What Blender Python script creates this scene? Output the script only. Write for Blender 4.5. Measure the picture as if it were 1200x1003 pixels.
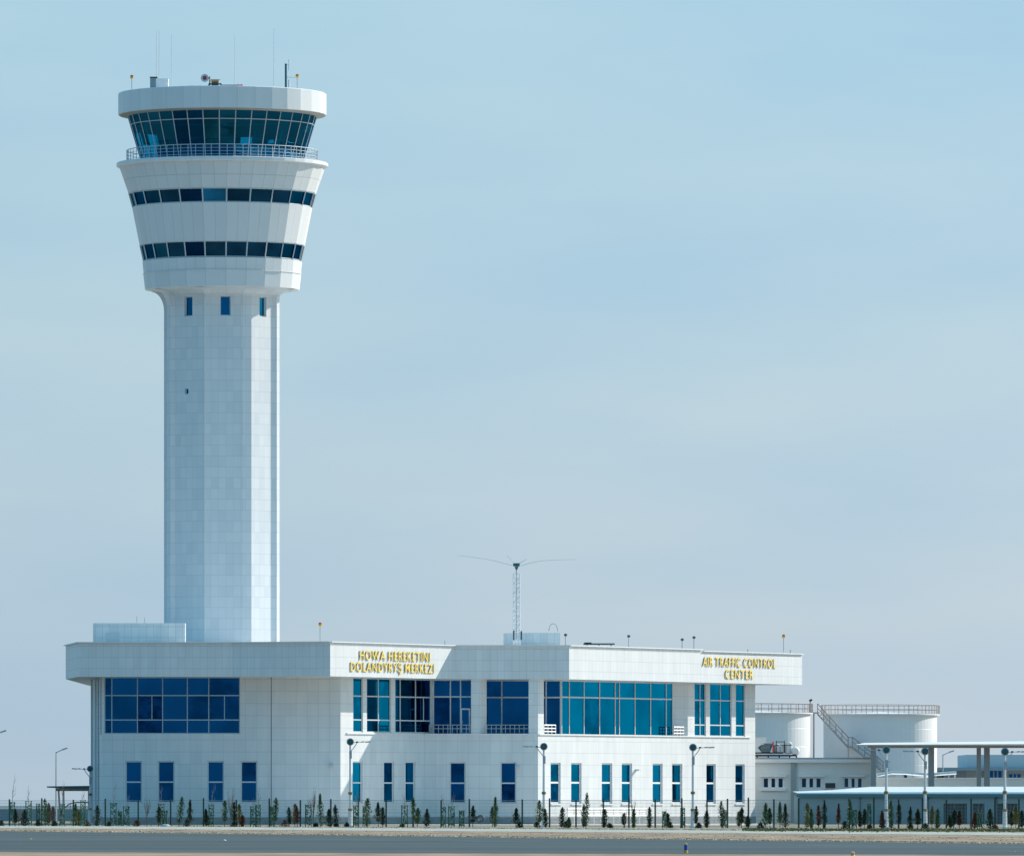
import bpy, math, random
from mathutils import Vector, Matrix
random.seed(7)
sc = bpy.context.scene
for o in list(bpy.data.objects): bpy.data.objects.remove(o)
R = math.radians

# ------------------------------------------------------------ camera
K = 10500.0                      # focal length in photo pixels (1200 wide)
HY, CZ = 942.0, 1.65             # horizon row, eye height
cam = bpy.data.cameras.new('camera'); co = bpy.data.objects.new('camera', cam)
sc.collection.objects.link(co); sc.camera = co
co.location = (0, 0, CZ); co.rotation_euler = (R(90), 0, 0)
cam.sensor_width = 36; cam.lens = K / 1200 * 36
cam.shift_y = (HY - 501.5) / 1200
cam.clip_start = 1; cam.clip_end = 20000

# ------------------------------------------------------------ sun and sky
SUN = Vector((1.452, 0.90, 1.0)).normalized()
EL = math.asin(SUN.z)
sd = bpy.data.lights.new('sun', 'SUN'); so = bpy.data.objects.new('sun', sd); sc.collection.objects.link(so)
sd.energy = 5.0; sd.angle = R(0.53); sd.color = (1.0, 0.915, 0.81)
so.rotation_euler = SUN.to_track_quat('Z', 'Y').to_euler(); so.location = (200, 200, 200)
w = bpy.data.worlds.new('World'); sc.world = w; w.use_nodes = True
nt = w.node_tree; nt.nodes.clear()
def N(t, **k):
    n = nt.nodes.new(t)
    for a, b in k.items(): setattr(n, a, b)
    return n
out = N('ShaderNodeOutputWorld'); bg = N('ShaderNodeBackground'); bg.inputs[1].default_value = 0.10
sky = N('ShaderNodeTexSky', sky_type='NISHITA', sun_disc=False)
sky.sun_elevation = EL; sky.sun_rotation = math.atan2(SUN.x, SUN.y)
sky.air_density = 1.0; sky.dust_density = 1.2; sky.ozone_density = 2.0; sky.altitude = 100
bg2 = N('ShaderNodeBackground'); bg2.inputs[1].default_value = 1.0
geo = N('ShaderNodeTexCoord')
# thin high cloud veil, thicker and brighter towards the sun
dot = N('ShaderNodeVectorMath', operation='DOT_PRODUCT'); dot.inputs[1].default_value = (0.80, 0.60, 0.0)
nt.links.new(geo.outputs['Generated'], dot.inputs[0])
ramp = N('ShaderNodeValToRGB'); mr = N('ShaderNodeMapRange'); mr.inputs[1].default_value = -1; mr.inputs[2].default_value = 1
nt.links.new(dot.outputs['Value'], mr.inputs[0]); nt.links.new(mr.outputs[0], ramp.inputs[0])
cr = ramp.color_ramp
cr.elements[0].position = 0.0; cr.elements[0].color = (0.035, 0.15, 0.33, 1)
e = cr.elements.new(0.35); e.color = (0.075, 0.255, 0.46, 1)
e = cr.elements.new(0.62); e.color = (0.27, 0.47, 0.60, 1)
e = cr.elements.new(0.82); e.color = (0.445, 0.60, 0.715, 1)
cr.elements[-1].position = 1.0; cr.elements[-1].color = (0.98, 1.0, 0.97, 1)
sep = N('ShaderNodeSeparateXYZ'); nt.links.new(geo.outputs['Generated'], sep.inputs[0])
zr = N('ShaderNodeMapRange'); zr.inputs[1].default_value = 0.02; zr.inputs[2].default_value = 0.5
nt.links.new(sep.outputs[2], zr.inputs[0])
up = N('ShaderNodeMix', data_type='RGBA'); up.inputs['B'].default_value = (0.17, 0.47, 0.72, 1)
nt.links.new(zr.outputs[0], up.inputs['Factor']); nt.links.new(ramp.outputs[0], up.inputs['A'])
mp = N('ShaderNodeMapping'); mp.inputs['Scale'].default_value = (9, 9, 38)
mp.inputs['Rotation'].default_value = (0, R(9), 0)
nt.links.new(geo.outputs['Generated'], mp.inputs[0])
ns = N('ShaderNodeTexNoise'); ns.inputs['Scale'].default_value = 1.6; ns.inputs['Detail'].default_value = 7; ns.inputs['Roughness'].default_value = 0.45
nt.links.new(mp.outputs[0], ns.inputs['Vector'])
nr = N('ShaderNodeMapRange'); nr.inputs[1].default_value = 0.3; nr.inputs[2].default_value = 0.75; nr.inputs[3].default_value = 0.94; nr.inputs[4].default_value = 1.07
nt.links.new(ns.outputs[0], nr.inputs[0])
mul = N('ShaderNodeVectorMath', operation='MULTIPLY')
nt.links.new(up.outputs['Result'], mul.inputs[0])
cmb = N('ShaderNodeCombineXYZ')
hz_ = N('ShaderNodeMapRange'); hz_.inputs[1].default_value = 0.0; hz_.inputs[2].default_value = 0.09; nt.links.new(sep.outputs[2], hz_.inputs[0])
hc = N('ShaderNodeMix', data_type='RGBA'); hc.inputs['A'].default_value = (1.06, 0.97, 0.965, 1); hc.inputs['B'].default_value = (0.95, 1.03, 1.03, 1)
nt.links.new(hz_.outputs[0], hc.inputs['Factor'])
mul2 = N('ShaderNodeVectorMath', operation='MULTIPLY'); nt.links.new(hc.outputs['Result'], mul2.inputs[1])
pw = N('ShaderNodeMath', operation='POWER'); pw.inputs[1].default_value = 2.2; nt.links.new(nr.outputs[0], pw.inputs[0])
nt.links.new(pw.outputs[0], cmb.inputs[0]); nt.links.new(nr.outputs[0], cmb.inputs[1]); cmb.inputs[2].default_value = 1.0
nt.links.new(cmb.outputs[0], mul.inputs[1]); nt.links.new(mul.outputs[0], mul2.inputs[0]); nt.links.new(mul2.outputs[0], bg2.inputs[0])
nt.links.new(sky.outputs[0], bg.inputs[0])
mx = N('ShaderNodeMixShader'); mx.inputs[0].default_value = 0.86
nt.links.new(bg.outputs[0], mx.inputs[1]); nt.links.new(bg2.outputs[0], mx.inputs[2]); nt.links.new(mx.outputs[0], out.inputs[0])
sc.view_settings.view_transform = 'Standard'; sc.view_settings.look = 'None'
sc.view_settings.exposure = 0.13; sc.view_settings.gamma = 1.0
sc.cycles.max_bounces = 6; sc.cycles.diffuse_bounces = 3; sc.cycles.transparent_max_bounces = 12
sc.cycles.use_denoising = True

# ------------------------------------------------------------ helpers
def X(px, Y): return (px - 600.0) / K * Y
def Z(py, Y): return CZ + (HY - py) / K * Y
def YG(py): return CZ * K / (py - HY)          # depth of a ground point seen at row py

class MB:
    def __init__(s): s.v = []; s.f = []
    def poly(s, pts):
        n = len(s.v); s.v += [tuple(p) for p in pts]; s.f.append(tuple(range(n, n + len(pts))))
    def box(s, c, size, rz=0.0, rx=0.0, ry=0.0):
        M = Matrix.Translation(c) @ Matrix.Rotation(rz, 4, 'Z') @ Matrix.Rotation(ry, 4, 'Y') @ Matrix.Rotation(rx, 4, 'X')
        a, b, d = size[0] / 2, size[1] / 2, size[2] / 2
        n = len(s.v)
        for x, y, z in ((-a,-b,-d),(a,-b,-d),(a,b,-d),(-a,b,-d),(-a,-b,d),(a,-b,d),(a,b,d),(-a,b,d)):
            s.v.append(tuple(M @ Vector((x, y, z))))
        for q in ((0,3,2,1),(4,5,6,7),(0,1,5,4),(1,2,6,5),(2,3,7,6),(3,0,4,7)): s.f.append(tuple(n + i for i in q))
    def prism(s, pts, z0, z1):
        n = len(pts)
        ar = sum(pts[i][0]*pts[(i+1)%n][1] - pts[(i+1)%n][0]*pts[i][1] for i in range(n))
        if ar < 0: pts = pts[::-1]
        s.poly([(p[0], p[1], z1) for p in pts]); s.poly([(p[0], p[1], z0) for p in pts[::-1]])
        for i in range(n):
            a, b = pts[i], pts[(i+1) % n]
            s.poly([(a[0],a[1],z0),(b[0],b[1],z0),(b[0],b[1],z1),(a[0],a[1],z1)])
    def tube(s, pts, r, n=6, caps=True):
        pts = [Vector(p) for p in pts]; rs = r if isinstance(r, (list, tuple)) else [r]*len(pts)
        base = len(s.v)
        for i, p in enumerate(pts):
            d = (pts[min(i+1, len(pts)-1)] - pts[max(i-1, 0)]).normalized()
            u = d.cross(Vector((0, 0, 1)));
            if u.length < 1e-3: u = Vector((1, 0, 0))
            u.normalize(); vv = d.cross(u).normalized()
            for k in range(n):
                a = 2*math.pi*k/n
                s.v.append(tuple(p + u*math.cos(a)*rs[i] + vv*math.sin(a)*rs[i]))
        for i in range(len(pts)-1):
            for k in range(n):
                a = base + i*n + k; b = base + i*n + (k+1) % n
                s.f.append((a, a+n, b+n, b))
        if caps:
            s.f.append(tuple(base + k for k in range(n)))
            s.f.append(tuple(base + (len(pts)-1)*n + k for k in range(n))[::-1])
    def loft(s, rings, close=True):             # rings of equal length, ccw seen from above, bottom to top
        base = len(s.v); n = len(rings[0])
        for r_ in rings: s.v += [tuple(p) for p in r_]
        for i in range(len(rings)-1):
            for k in range(n if close else n-1):
                a = base + i*n + k; b = base + i*n + (k+1) % n
                s.f.append((a, b, b+n, a+n))
    def lathe(s, prof, c=(0,0), n=24, a0=0.0, a1=2*math.pi):
        full = abs(a1 - a0 - 2*math.pi) < 1e-6; m = n if full else n + 1
        s.loft([[(c[0]+r*math.cos(a0+(a1-a0)*k/n), c[1]+r*math.sin(a0+(a1-a0)*k/n), z) for k in range(m)] for r, z in prof], close=full)
    def build(s, name, mat, parent=None, loc=(0,0,0), uvf=None, smooth=False):
        L = Vector(parent_world(parent)) if parent else Vector(loc)
        me = bpy.data.meshes.new(name)
        me.from_pydata([(p[0]-L.x, p[1]-L.y, p[2]-L.z) for p in s.v], [], s.f)
        me.materials.append(mat); me.update()
        uv = me.uv_layers.new(name='UVMap')
        for p in me.polygons:
            nrm = p.normal
            t = Vector((-nrm.y, nrm.x, 0))
            flat = t.length < 0.3
            if not flat: t.normalize()
            for li in p.loop_indices:
                q = s.v[me.loops[li].vertex_index]
                if uvf: uv.data[li].uv = uvf(q, nrm, p)
                elif flat: uv.data[li].uv = (q[0], q[1])
                else: uv.data[li].uv = (q[0]*t.x + q[1]*t.y, q[2])
            if smooth: p.use_smooth = True
        o = bpy.data.objects.new(name, me); sc.collection.objects.link(o)
        if parent: o.parent = parent
        else: o.location = L
        return o
def parent_world(o):
    L = Vector((0, 0, 0))
    while o is not None:
        L += o.location; o = o.parent
    return L
def tag(o, label=None, cat=None, group=None, kind=None):
    if label: o['label'] = label
    if cat: o['category'] = cat
    if group: o['group'] = group
    if kind: o['kind'] = kind
    return o
def thing(name, label, cat, loc, group=None):
    o = bpy.data.objects.new(name, None); sc.collection.objects.link(o)
    o.location = loc; o.empty_display_size = 0.3
    return tag(o, label, cat, group)

# ------------------------------------------------------------ materials
def mat(name, col, rough=0.6, metal=0.0, spec=0.5, noise=0.0, nscale=1.0, bump=0.0, coord='Object', stretch=(1,1,1), emis=None):
    m = bpy.data.materials.new(name); m.use_nodes = True; t = m.node_tree; b = t.nodes['Principled BSDF']
    b.inputs['Base Color'].default_value = (*col, 1); b.inputs['Roughness'].default_value = rough
    b.inputs['Metallic'].default_value = metal; b.inputs['Specular IOR Level'].default_value = spec
    if noise or bump:
        tc = t.nodes.new('ShaderNodeTexCoord'); mp = t.nodes.new('ShaderNodeMapping'); mp.inputs['Scale'].default_value = stretch
        nz = t.nodes.new('ShaderNodeTexNoise'); nz.inputs['Scale'].default_value = nscale; nz.inputs['Detail'].default_value = 5
        t.links.new(tc.outputs[coord], mp.inputs[0]); t.links.new(mp.outputs[0], nz.inputs['Vector'])
        if noise:
            r_ = t.nodes.new('ShaderNodeMapRange'); r_.inputs[1].default_value = 0.3; r_.inputs[2].default_value = 0.7
            r_.inputs[3].default_value = 1 - noise; r_.inputs[4].default_value = 1 + noise
            t.links.new(nz.outputs[0], r_.inputs[0])
            v = t.nodes.new('ShaderNodeVectorMath'); v.operation = 'SCALE'; v.inputs[0].default_value = col
            t.links.new(r_.outputs[0], v.inputs['Scale']); t.links.new(v.outputs[0], b.inputs['Base Color'])
        if bump:
            bp = t.nodes.new('ShaderNodeBump'); bp.inputs['Strength'].default_value = bump; bp.inputs['Distance'].default_value = 0.02
            t.links.new(nz.outputs[0], bp.inputs['Height']); t.links.new(bp.outputs[0], b.inputs['Normal'])
    return m
def panel_mat(name, c1, c2, bw, bh, mortar=0.02, mcol=(0.58, 0.62, 0.64), rough=0.42, dirt=0.10, offset=0.0, hj=0.89):
    m = bpy.data.materials.new(name); m.use_nodes = True; t = m.node_tree; b = t.nodes['Principled BSDF']
    b.inputs['Roughness'].default_value = rough; b.inputs['Specular IOR Level'].default_value = 0.35
    tc = t.nodes.new('ShaderNodeTexCoord'); br = t.nodes.new('ShaderNodeTexBrick')
    br.offset = offset; br.squash = 1.0
    br.inputs['Color1'].default_value = (*c1, 1); br.inputs['Color2'].default_value = (*c2, 1); br.inputs['Mortar'].default_value = (*mcol, 1)
    br.inputs['Scale'].default_value = 1.0; br.inputs['Mortar Size'].default_value = mortar; br.inputs['Mortar Smooth'].default_value = 0.1
    br.inputs['Brick Width'].default_value = bw; br.inputs['Row Height'].default_value = bh; br.inputs['Bias'].default_value = -0.2
    t.links.new(tc.outputs['UV'], br.inputs['Vector'])
    nz = t.nodes.new('ShaderNodeTexNoise'); nz.inputs['Scale'].default_value = 0.6; nz.inputs['Detail'].default_value = 6
    mp = t.nodes.new('ShaderNodeMapping'); mp.inputs['Scale'].default_value = (2.2, 2.2, 0.35)
    t.links.new(tc.outputs['Object'], mp.inputs[0]); t.links.new(mp.outputs[0], nz.inputs['Vector'])
    r_ = t.nodes.new('ShaderNodeMapRange'); r_.inputs[1].default_value = 0.3; r_.inputs[2].default_value = 0.7
    r_.inputs[3].default_value = 1 - dirt; r_.inputs[4].default_value = 1.0
    t.links.new(nz.outputs[0], r_.inputs[0])
    v = t.nodes.new('ShaderNodeVectorMath'); v.operation = 'SCALE'
    sp = t.nodes.new('ShaderNodeSeparateXYZ'); t.links.new(tc.outputs['UV'], sp.inputs[0])
    dv = t.nodes.new('ShaderNodeMath'); dv.operation = 'DIVIDE'; dv.inputs[1].default_value = bh; t.links.new(sp.outputs[1], dv.inputs[0])
    fr = t.nodes.new('ShaderNodeMath'); fr.operation = 'FRACT'; t.links.new(dv.outputs[0], fr.inputs[0])
    jr = t.nodes.new('ShaderNodeMapRange'); jr.inputs[1].default_value = 0.0; jr.inputs[2].default_value = 0.07; jr.inputs[3].default_value = hj; jr.inputs[4].default_value = 1.0
    t.links.new(fr.outputs[0], jr.inputs[0]); jm = t.nodes.new('ShaderNodeVectorMath'); jm.operation = 'SCALE'
    t.links.new(br.outputs['Color'], jm.inputs[0]); t.links.new(jr.outputs[0], jm.inputs['Scale'])
    t.links.new(jm.outputs[0], v.inputs[0]); t.links.new(r_.outputs[0], v.inputs['Scale']); t.links.new(v.outputs[0], b.inputs['Base Color'])
    return m
def glass_mat(name, tint, var=0.25, sc_=0.35, rough=0.03):
    m = bpy.data.materials.new(name); m.use_nodes = True; t = m.node_tree; b = t.nodes['Principled BSDF']
    b.inputs['Metallic'].default_value = 1.0; b.inputs['Roughness'].default_value = rough
    b.inputs['Specular Tint'].default_value = (0.2, 0.5, 0.7, 1)
    tc = t.nodes.new('ShaderNodeTexCoord'); nz = t.nodes.new('ShaderNodeTexNoise'); nz.inputs['Scale'].default_value = sc_; nz.inputs['Detail'].default_value = 2
    t.links.new(tc.outputs['Object'], nz.inputs['Vector'])
    r_ = t.nodes.new('ShaderNodeMapRange'); r_.inputs[1].default_value = 0.35; r_.inputs[2].default_value = 0.65
    r_.inputs[3].default_value = 1 - var; r_.inputs[4].default_value = 1 + var * 0.3
    t.links.new(nz.outputs[0], r_.inputs[0])
    v = t.nodes.new('ShaderNodeVectorMath'); v.operation = 'SCALE'; v.inputs[0].default_value = tint
    t.links.new(r_.outputs[0], v.inputs['Scale']); t.links.new(v.outputs[0], b.inputs['Base Color'])
    bp = t.nodes.new('ShaderNodeBump'); bp.inputs['Strength'].default_value = 0.04; bp.inputs['Distance'].default_value = 0.05
    t.links.new(nz.outputs[0], bp.inputs['Height']); t.links.new(bp.outputs[0], b.inputs['Normal'])
    return m
def tinted_mat(name, tint, refl):
    m = bpy.data.materials.new(name); m.use_nodes = True; t = m.node_tree; t.nodes.remove(t.nodes['Principled BSDF'])
    o = t.nodes['Material Output']; tr = t.nodes.new('ShaderNodeBsdfTransparent'); tr.inputs[0].default_value = (*tint, 1)
    g = t.nodes.new('ShaderNodeBsdfGlossy'); g.inputs[0].default_value = (*refl, 1); g.inputs['Roughness'].default_value = 0.02
    a = t.nodes.new('ShaderNodeAddShader'); t.links.new(tr.outputs[0], a.inputs[0]); t.links.new(g.outputs[0], a.inputs[1]); t.links.new(a.outputs[0], o.inputs[0])
    return m
M = {}
WH1, WH2 = (0.80, 0.815, 0.82), (0.70, 0.73, 0.75)
M['panel'] = panel_mat('white_cladding', WH1, (0.74, 0.765, 0.78), 0.9, 0.98, 0.012)
M['fascia'] = panel_mat('fascia_cladding', WH1, (0.755, 0.775, 0.785), 0.6, 0.9, 0.012)
M['shaft'] = panel_mat('shaft_cladding', WH1, (0.71, 0.745, 0.765), 0.62, 0.9, 0.008, dirt=0.05, offset=0.0)
M['cone'] = panel_mat('cone_cladding', WH1, (0.74, 0.765, 0.775), 1.0, 1.0, 0.02, dirt=0.04)
M['slab'] = panel_mat('slab_cladding', WH1, (0.74, 0.765, 0.775), 1.0, 1.0, 0.012, dirt=0.05)
M['white'] = mat('white_metal', (0.80, 0.81, 0.81), 0.4, noise=0.04, nscale=2)
M['trim'] = mat('grey_white_trim', (0.62, 0.66, 0.68), 0.45)
M['frame'] = mat('grey_blue_frame', (0.42, 0.50, 0.54), 0.45)
M['plinth'] = mat('granite_plinth', (0.23, 0.26, 0.28), 0.5, noise=0.15, nscale=3)
M['glass'] = glass_mat('blue_glass', (0.010, 0.145, 0.29))
M['glassb'] = glass_mat('blue_glass_deeper', (0.008, 0.115, 0.24), .35, .8)  # slightly darker tint, picked at random per pane
M['glassc'] = glass_mat('blue_glass_with_blind', (0.006, 0.075, 0.18), .5, 1.6)
M['glassd'] = glass_mat('blue_glass_clear', (0.011, 0.155, 0.305), .12, .3)
M['ribglassb'] = glass_mat('navy_ribbon_glass_pale', (0.012, 0.12, 0.26), .35, .5)
M['ribglass'] = glass_mat('navy_ribbon_glass', (0.010, 0.075, 0.19), .35, .5)
M['cabglass'] = tinted_mat('tinted_cab_glass', (0.05, 0.42, 0.55), (0.006, 0.10, 0.21))
M['dark'] = mat('dark_metal', (0.03, 0.04, 0.05), 0.5)
M['steel'] = mat('galvanised_steel', (0.45, 0.48, 0.50), 0.45, metal=0.3, noise=0.1, nscale=3)
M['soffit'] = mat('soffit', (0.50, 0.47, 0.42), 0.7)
M['interior'] = mat('dark_interior', (0.05, 0.07, 0.09), 0.8)
M['roof'] = mat('roof_membrane', (0.35, 0.36, 0.37), 0.8)
M['gold'] = mat('gold_letters', (1.0, 0.74, 0.14), 0.3, metal=0.0)
M['letter_shade'] = mat('shaded_letter_sides', (0.10, 0.07, 0.05), 0.5)  # letter sides: their shade put into a dark brown colour
M['rust'] = mat('rusty_red_paint', (0.38, 0.29, 0.26), 0.6, noise=0.2, nscale=5)
M['red'] = mat('red_paint', (0.65, 0.04, 0.03), 0.4)
M['orange'] = mat('orange_lens', (0.85, 0.35, 0.03), 0.3)
M['yellow'] = mat('yellow_paint', (0.80, 0.50, 0.03), 0.4)
M['clamp'] = mat('ochre_clamp', (0.30,0.19,0.04), 0.6)
M['bluep'] = mat('blue_paint', (0.02, 0.07, 0.45), 0.4)
M['teal'] = mat('teal_dark_paint', (0.02, 0.10, 0.12), 0.35)
M['green_post'] = mat('dark_green_post', (0.015, 0.055, 0.045), 0.5)
M['tank'] = mat('white_tank_paint', (0.80, 0.81, 0.82), 0.5, noise=0.04, nscale=0.35, stretch=(1,1,0.25))
M['rooftop'] = panel_mat('rooftop_panels', (0.80, 0.83, 0.81), (0.70, 0.75, 0.75), 0.6, 0.9, 0.02)
M["annex"] = mat("annex_render", (0.72, 0.74, 0.72), 0.8, noise=0.04, nscale=0.5)
M['concrete'] = mat('pale_concrete', (0.50, 0.48, 0.44), 0.85, noise=0.12, nscale=1.2)
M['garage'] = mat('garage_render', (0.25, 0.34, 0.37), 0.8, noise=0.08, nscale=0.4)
M['whiteroof'] = mat('white_roof_sheet', (0.84, 0.84, 0.83), 0.45, noise=0.03, nscale=1)
M['asphalt'] = mat('asphalt', (0.062, 0.088, 0.096), 0.9, spec=0.2, noise=0.2, nscale=0.05, stretch=(0.35, 1.0, 1))
M['soil'] = mat('dry_soil', (0.27, 0.225, 0.16), 0.95, noise=0.35, nscale=0.09, stretch=(1.0, 0.6, 1))
M['verge'] = mat('dry_grass_verge', (0.275, 0.19, 0.12), 0.95, noise=0.5, nscale=0.22, stretch=(1.6, 0.35, 1))
M['gravel'] = mat('pale_gravel', (0.38, 0.40, 0.35), 0.95, noise=0.22, nscale=0.6, stretch=(1, 0.25, 1))
M['paving'] = mat('pale_paving', (0.60, 0.57, 0.50), 0.85, noise=0.15, nscale=0.3)
M['blade'] = mat('dry_grass_blades', (0.52, 0.42, 0.27), 0.9, noise=0.3, nscale=0.5)
M['bark'] = mat('bark', (0.16, 0.12, 0.09), 0.9)
M['twig'] = mat('pale_bark', (0.30, 0.27, 0.24), 0.9)
M['stake'] = mat('green_stake', (0.03, 0.12, 0.06), 0.7)
M['leafdark'] = mat('dark_conifer', (0.014, 0.05, 0.026), 0.8, noise=0.4, nscale=9)
M['leafgreen'] = mat('green_conifer', (0.05, 0.125, 0.05), 0.8, noise=0.35, nscale=9)
M['leafolive'] = mat('olive_conifer', (0.14, 0.15, 0.045), 0.8, noise=0.3, nscale=9)
M['leafrust'] = mat('rusty_dry_conifer', (0.11, 0.05, 0.03), 0.85, noise=0.3, nscale=9)
M['leaftwig'] = mat('dry_brown_twigs', (0.16, 0.12, 0.09), 0.9, noise=0.3, nscale=9)

# ------------------------------------------------------------ ground sheets
g = MB()
gx = [-6000,-2000,-600,-200,-60,0,60,200,600,2000,6000]; gy_ = [-300,0,100,200,300,400,500,600,700,800,1000,1400,2200,4000,9000]
for i in range(len(gx)-1):
    for j in range(len(gy_)-1): g.poly([(gx[i],gy_[j],0),(gx[i+1],gy_[j],0),(gx[i+1],gy_[j+1],0),(gx[i],gy_[j+1],0)])
tag(g.build('ground', M['soil']), kind='structure')
def gp(px, py): Y = YG(py); return Vector((X(px, Y), Y, 0))
def ext(a, b, s0, s1): return a + (a-b)*s0, b + (b-a)*s1
def strip(name, l0, l1, r0, r1, z, m, s0=3.0, s1=1.2):
    a, b = ext(gp(0, l0), gp(1200, r0), s0, s1); c, d = ext(gp(0, l1), gp(1200, r1), s0, s1)
    q = MB(); q.poly([(a.x,a.y,z),(c.x,c.y,z),(d.x,d.y,z),(b.x,b.y,z)])
    if q and (Vector(q.v[1])-Vector(q.v[0])).cross(Vector(q.v[2])-Vector(q.v[0])).z < 0: q.f[0] = q.f[0][::-1]
    return tag(q.build(name, m), kind='structure')
strip('verge', 966.3, 973.6, 974.6, 989.2, 0.004, M['verge'])
strip('gravel_strip', 966.9, 969.9, 975.3, 978.4, 0.008, M['gravel'])
strip('near_verge', 997.2, 1030, 1001.0, 1034, 0.008, M['verge'], 1.0, .5)
strip('taxiway', 973.4, 998.0, 988.8, 1001.8, 0.012, M['asphalt'], 3.0, .3)
# paler seams along the tarmac
strip('taxiway_seam', 978.5, 979.3, 993.0, 993.8, 0.016, mat('worn_tarmac', (0.085,0.11,0.115), 0.9, spec=0.2, noise=0.25, nscale=0.2))
strip('taxiway_edge_line', 992.3, 993.0, 998.4, 999.0, 0.016, mat('worn_tarmac_light', (0.075,0.10,0.10), 0.9, spec=0.2, noise=0.25, nscale=0.2))
q = MB(); q.poly([(X(330,712),712,.004),(X(905,702),702,.004),(X(905,765),765,.004),(20.9,771,.004),(3,740,.004),(-7,739,.004),(-14,727,.004),(X(330,727),727,.004)])
tag(q.build('pavement', M['paving']), kind='structure')

# ------------------------------------------------------------ wall tools
def pxt(p, d, px):
    a = (px - 600.0)/K
    return (a*p[1] - p[0])/(d[0] - a*d[1])
def wall_faces(mb, p, d, t0, t1, z0, z1, ops=(), depth=0.3, inward=None):
    """vertical wall on line p+t*d between t0..t1, openings (ta,tb,za,zb) cut right through, with reveals"""
    if inward is None: inward = Vector((-d[1], d[0]))
    us = sorted({t0, t1, *[c for o in ops for c in o[:2]]}); zs = sorted({z0, z1, *[c for o in ops for c in o[2:]]})
    us = [u for u in us if t0-1e-6 <= u <= t1+1e-6]; zs = [z for z in zs if z0-1e-6 <= z <= z1+1e-6]
    def P(t, z, k=0): return (p[0]+d[0]*t+inward[0]*k, p[1]+d[1]*t+inward[1]*k, z)
    def hole(i, j):
        if i < 0 or j < 0 or i >= len(us)-1 or j >= len(zs)-1: return None
        um, zm = (us[i]+us[i+1])/2, (zs[j]+zs[j+1])/2
        return any(o[0] < um < o[1] and o[2] < zm < o[3] for o in ops)
    for i in range(len(us)-1):
        for j in range(len(zs)-1):
            a, b, c, e = us[i], us[i+1], zs[j], zs[j+1]
            if hole(i, j) is False: mb.poly([P(a,c), P(b,c), P(b,e), P(a,e)])
            else:
                if hole(i-1, j) is False: mb.poly([P(a,c), P(a,c,depth), P(a,e,depth), P(a,e)][::-1])
                if hole(i+1, j) is False: mb.poly([P(b,c), P(b,c,depth), P(b,e,depth), P(b,e)])
                if hole(i, j-1) is False: mb.poly([P(a,c), P(b,c), P(b,c,depth), P(a,c,depth)])
                if hole(i, j+1) is False: mb.poly([P(a,e), P(b,e), P(b,e,depth), P(a,e,depth)][::-1])
grnd = random.Random(3)
def window(parent, p, d, ta, tb, za, zb, muls=(), trans=(), fw=0.09, rec=0.2, short=(), mp=None, mf=None, pane_mb=True, sill=False):
    inward = Vector((-d[1], d[0])); rz = math.atan2(d[1], d[0])
    mf = mf or M['trim']; mp = mp or M['glass']
    def C(t, z, k): return (p[0]+d[0]*t+inward[0]*k, p[1]+d[1]*t+inward[1]*k, z)
    f = MB(); w_, h_ = tb-ta, zb-za; k = rec
    f.box(C((ta+tb)/2, za+fw/2, k), (w_, .10, fw), rz); f.box(C((ta+tb)/2, zb-fw/2, k), (w_, .10, fw), rz)
    f.box(C(ta+fw/2, (za+zb)/2, k), (fw, .10, h_-2*fw), rz); f.box(C(tb-fw/2, (za+zb)/2, k), (fw, .10, h_-2*fw), rz)
    ts = sorted(trans)
    for t in muls: f.box(C(t, (za+zb)/2, k-.003), (fw, .10, h_-2*fw-.004), rz)
    for z in ts: f.box(C((ta+tb)/2, z, k+.004), (w_-2*fw-.004, .098, fw*1.15), rz)
    for t, z0, z1 in short: f.box(C(t, (z0+z1)/2, k+.002), (fw*.8, .09, z1-z0-fw*1.2), rz)
    fr = f.build('window', mf, parent)
    if sill:
        s_ = MB(); s_.box(C((ta+tb)/2, za-.07, rec*0.5-.06), (w_+.12, rec+.1, .10), rz); s_.build('sill', M['white'], fr)
    us_ = [ta+.005] + sorted(muls) + [tb-.005]; zs_ = [za+.005] + ts + [zb-.005]
    for i in range(len(us_)-1):
        for j in range(len(zs_)-1):
            m_ = mp
            if mp is M['glass']: m_ = M[grnd.choices(['glass','glassb','glassc','glassd'], [6, 2, 1.3 if j == 0 else .3, 3])[0]]
            g_ = MB(); g_.box(C((us_[i]+us_[i+1])/2, (zs_[j]+zs_[j+1])/2, k+.02), (us_[i+1]-us_[i]-.004, .03, zs_[j+1]-zs_[j]-.004), rz + grnd.uniform(-.008, .008))
            g_.build('pane', m_, fr)
    return fr

# ------------------------------------------------------------ control centre building
BY = 724.0
bld = thing('control_center_building', 'low white panel-clad control centre with zigzag front at the foot of the tower', 'building', (X(600, 745), 745, 0))
ZT, ZB = 14.64, 11.94
d60 = Vector((0.5, 0.866)); n60 = Vector((0.866, -0.5))
FA0 = Vector((X(77, 738), 738)); FA1 = Vector((X(92, BY), BY)); FA2 = Vector((X(272, BY), BY)); FB = Vector((X(387, 721.1), 721.1))
tB = pxt(FB, d60, 533); FC = FB + d60*tB
FD = Vector((X(667, FC.y), FC.y)); t822 = pxt(FD, d60, 822); t940 = pxt(FD, d60, 940)
D822 = FD + d60*t822; D940 = FD + d60*t940
back = Vector((-0.866, 0.5))
mb = MB(); mb.prism([FA0, FA1, FA2, FB, FC, FD, D822, D822 + back*24, Vector((-10, 790)), Vector((FA0.x, 780))], ZB, ZT+.03); mb.build('roof_fascia', M['fascia'], bld)
mb = MB(); mb.prism([D822 + d60*.004, D940, D940 + back*20, D822 + d60*.004 + back*20], ZB+.004, ZT-.09); mb.build('roof_fascia', M['fascia'], bld)
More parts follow.
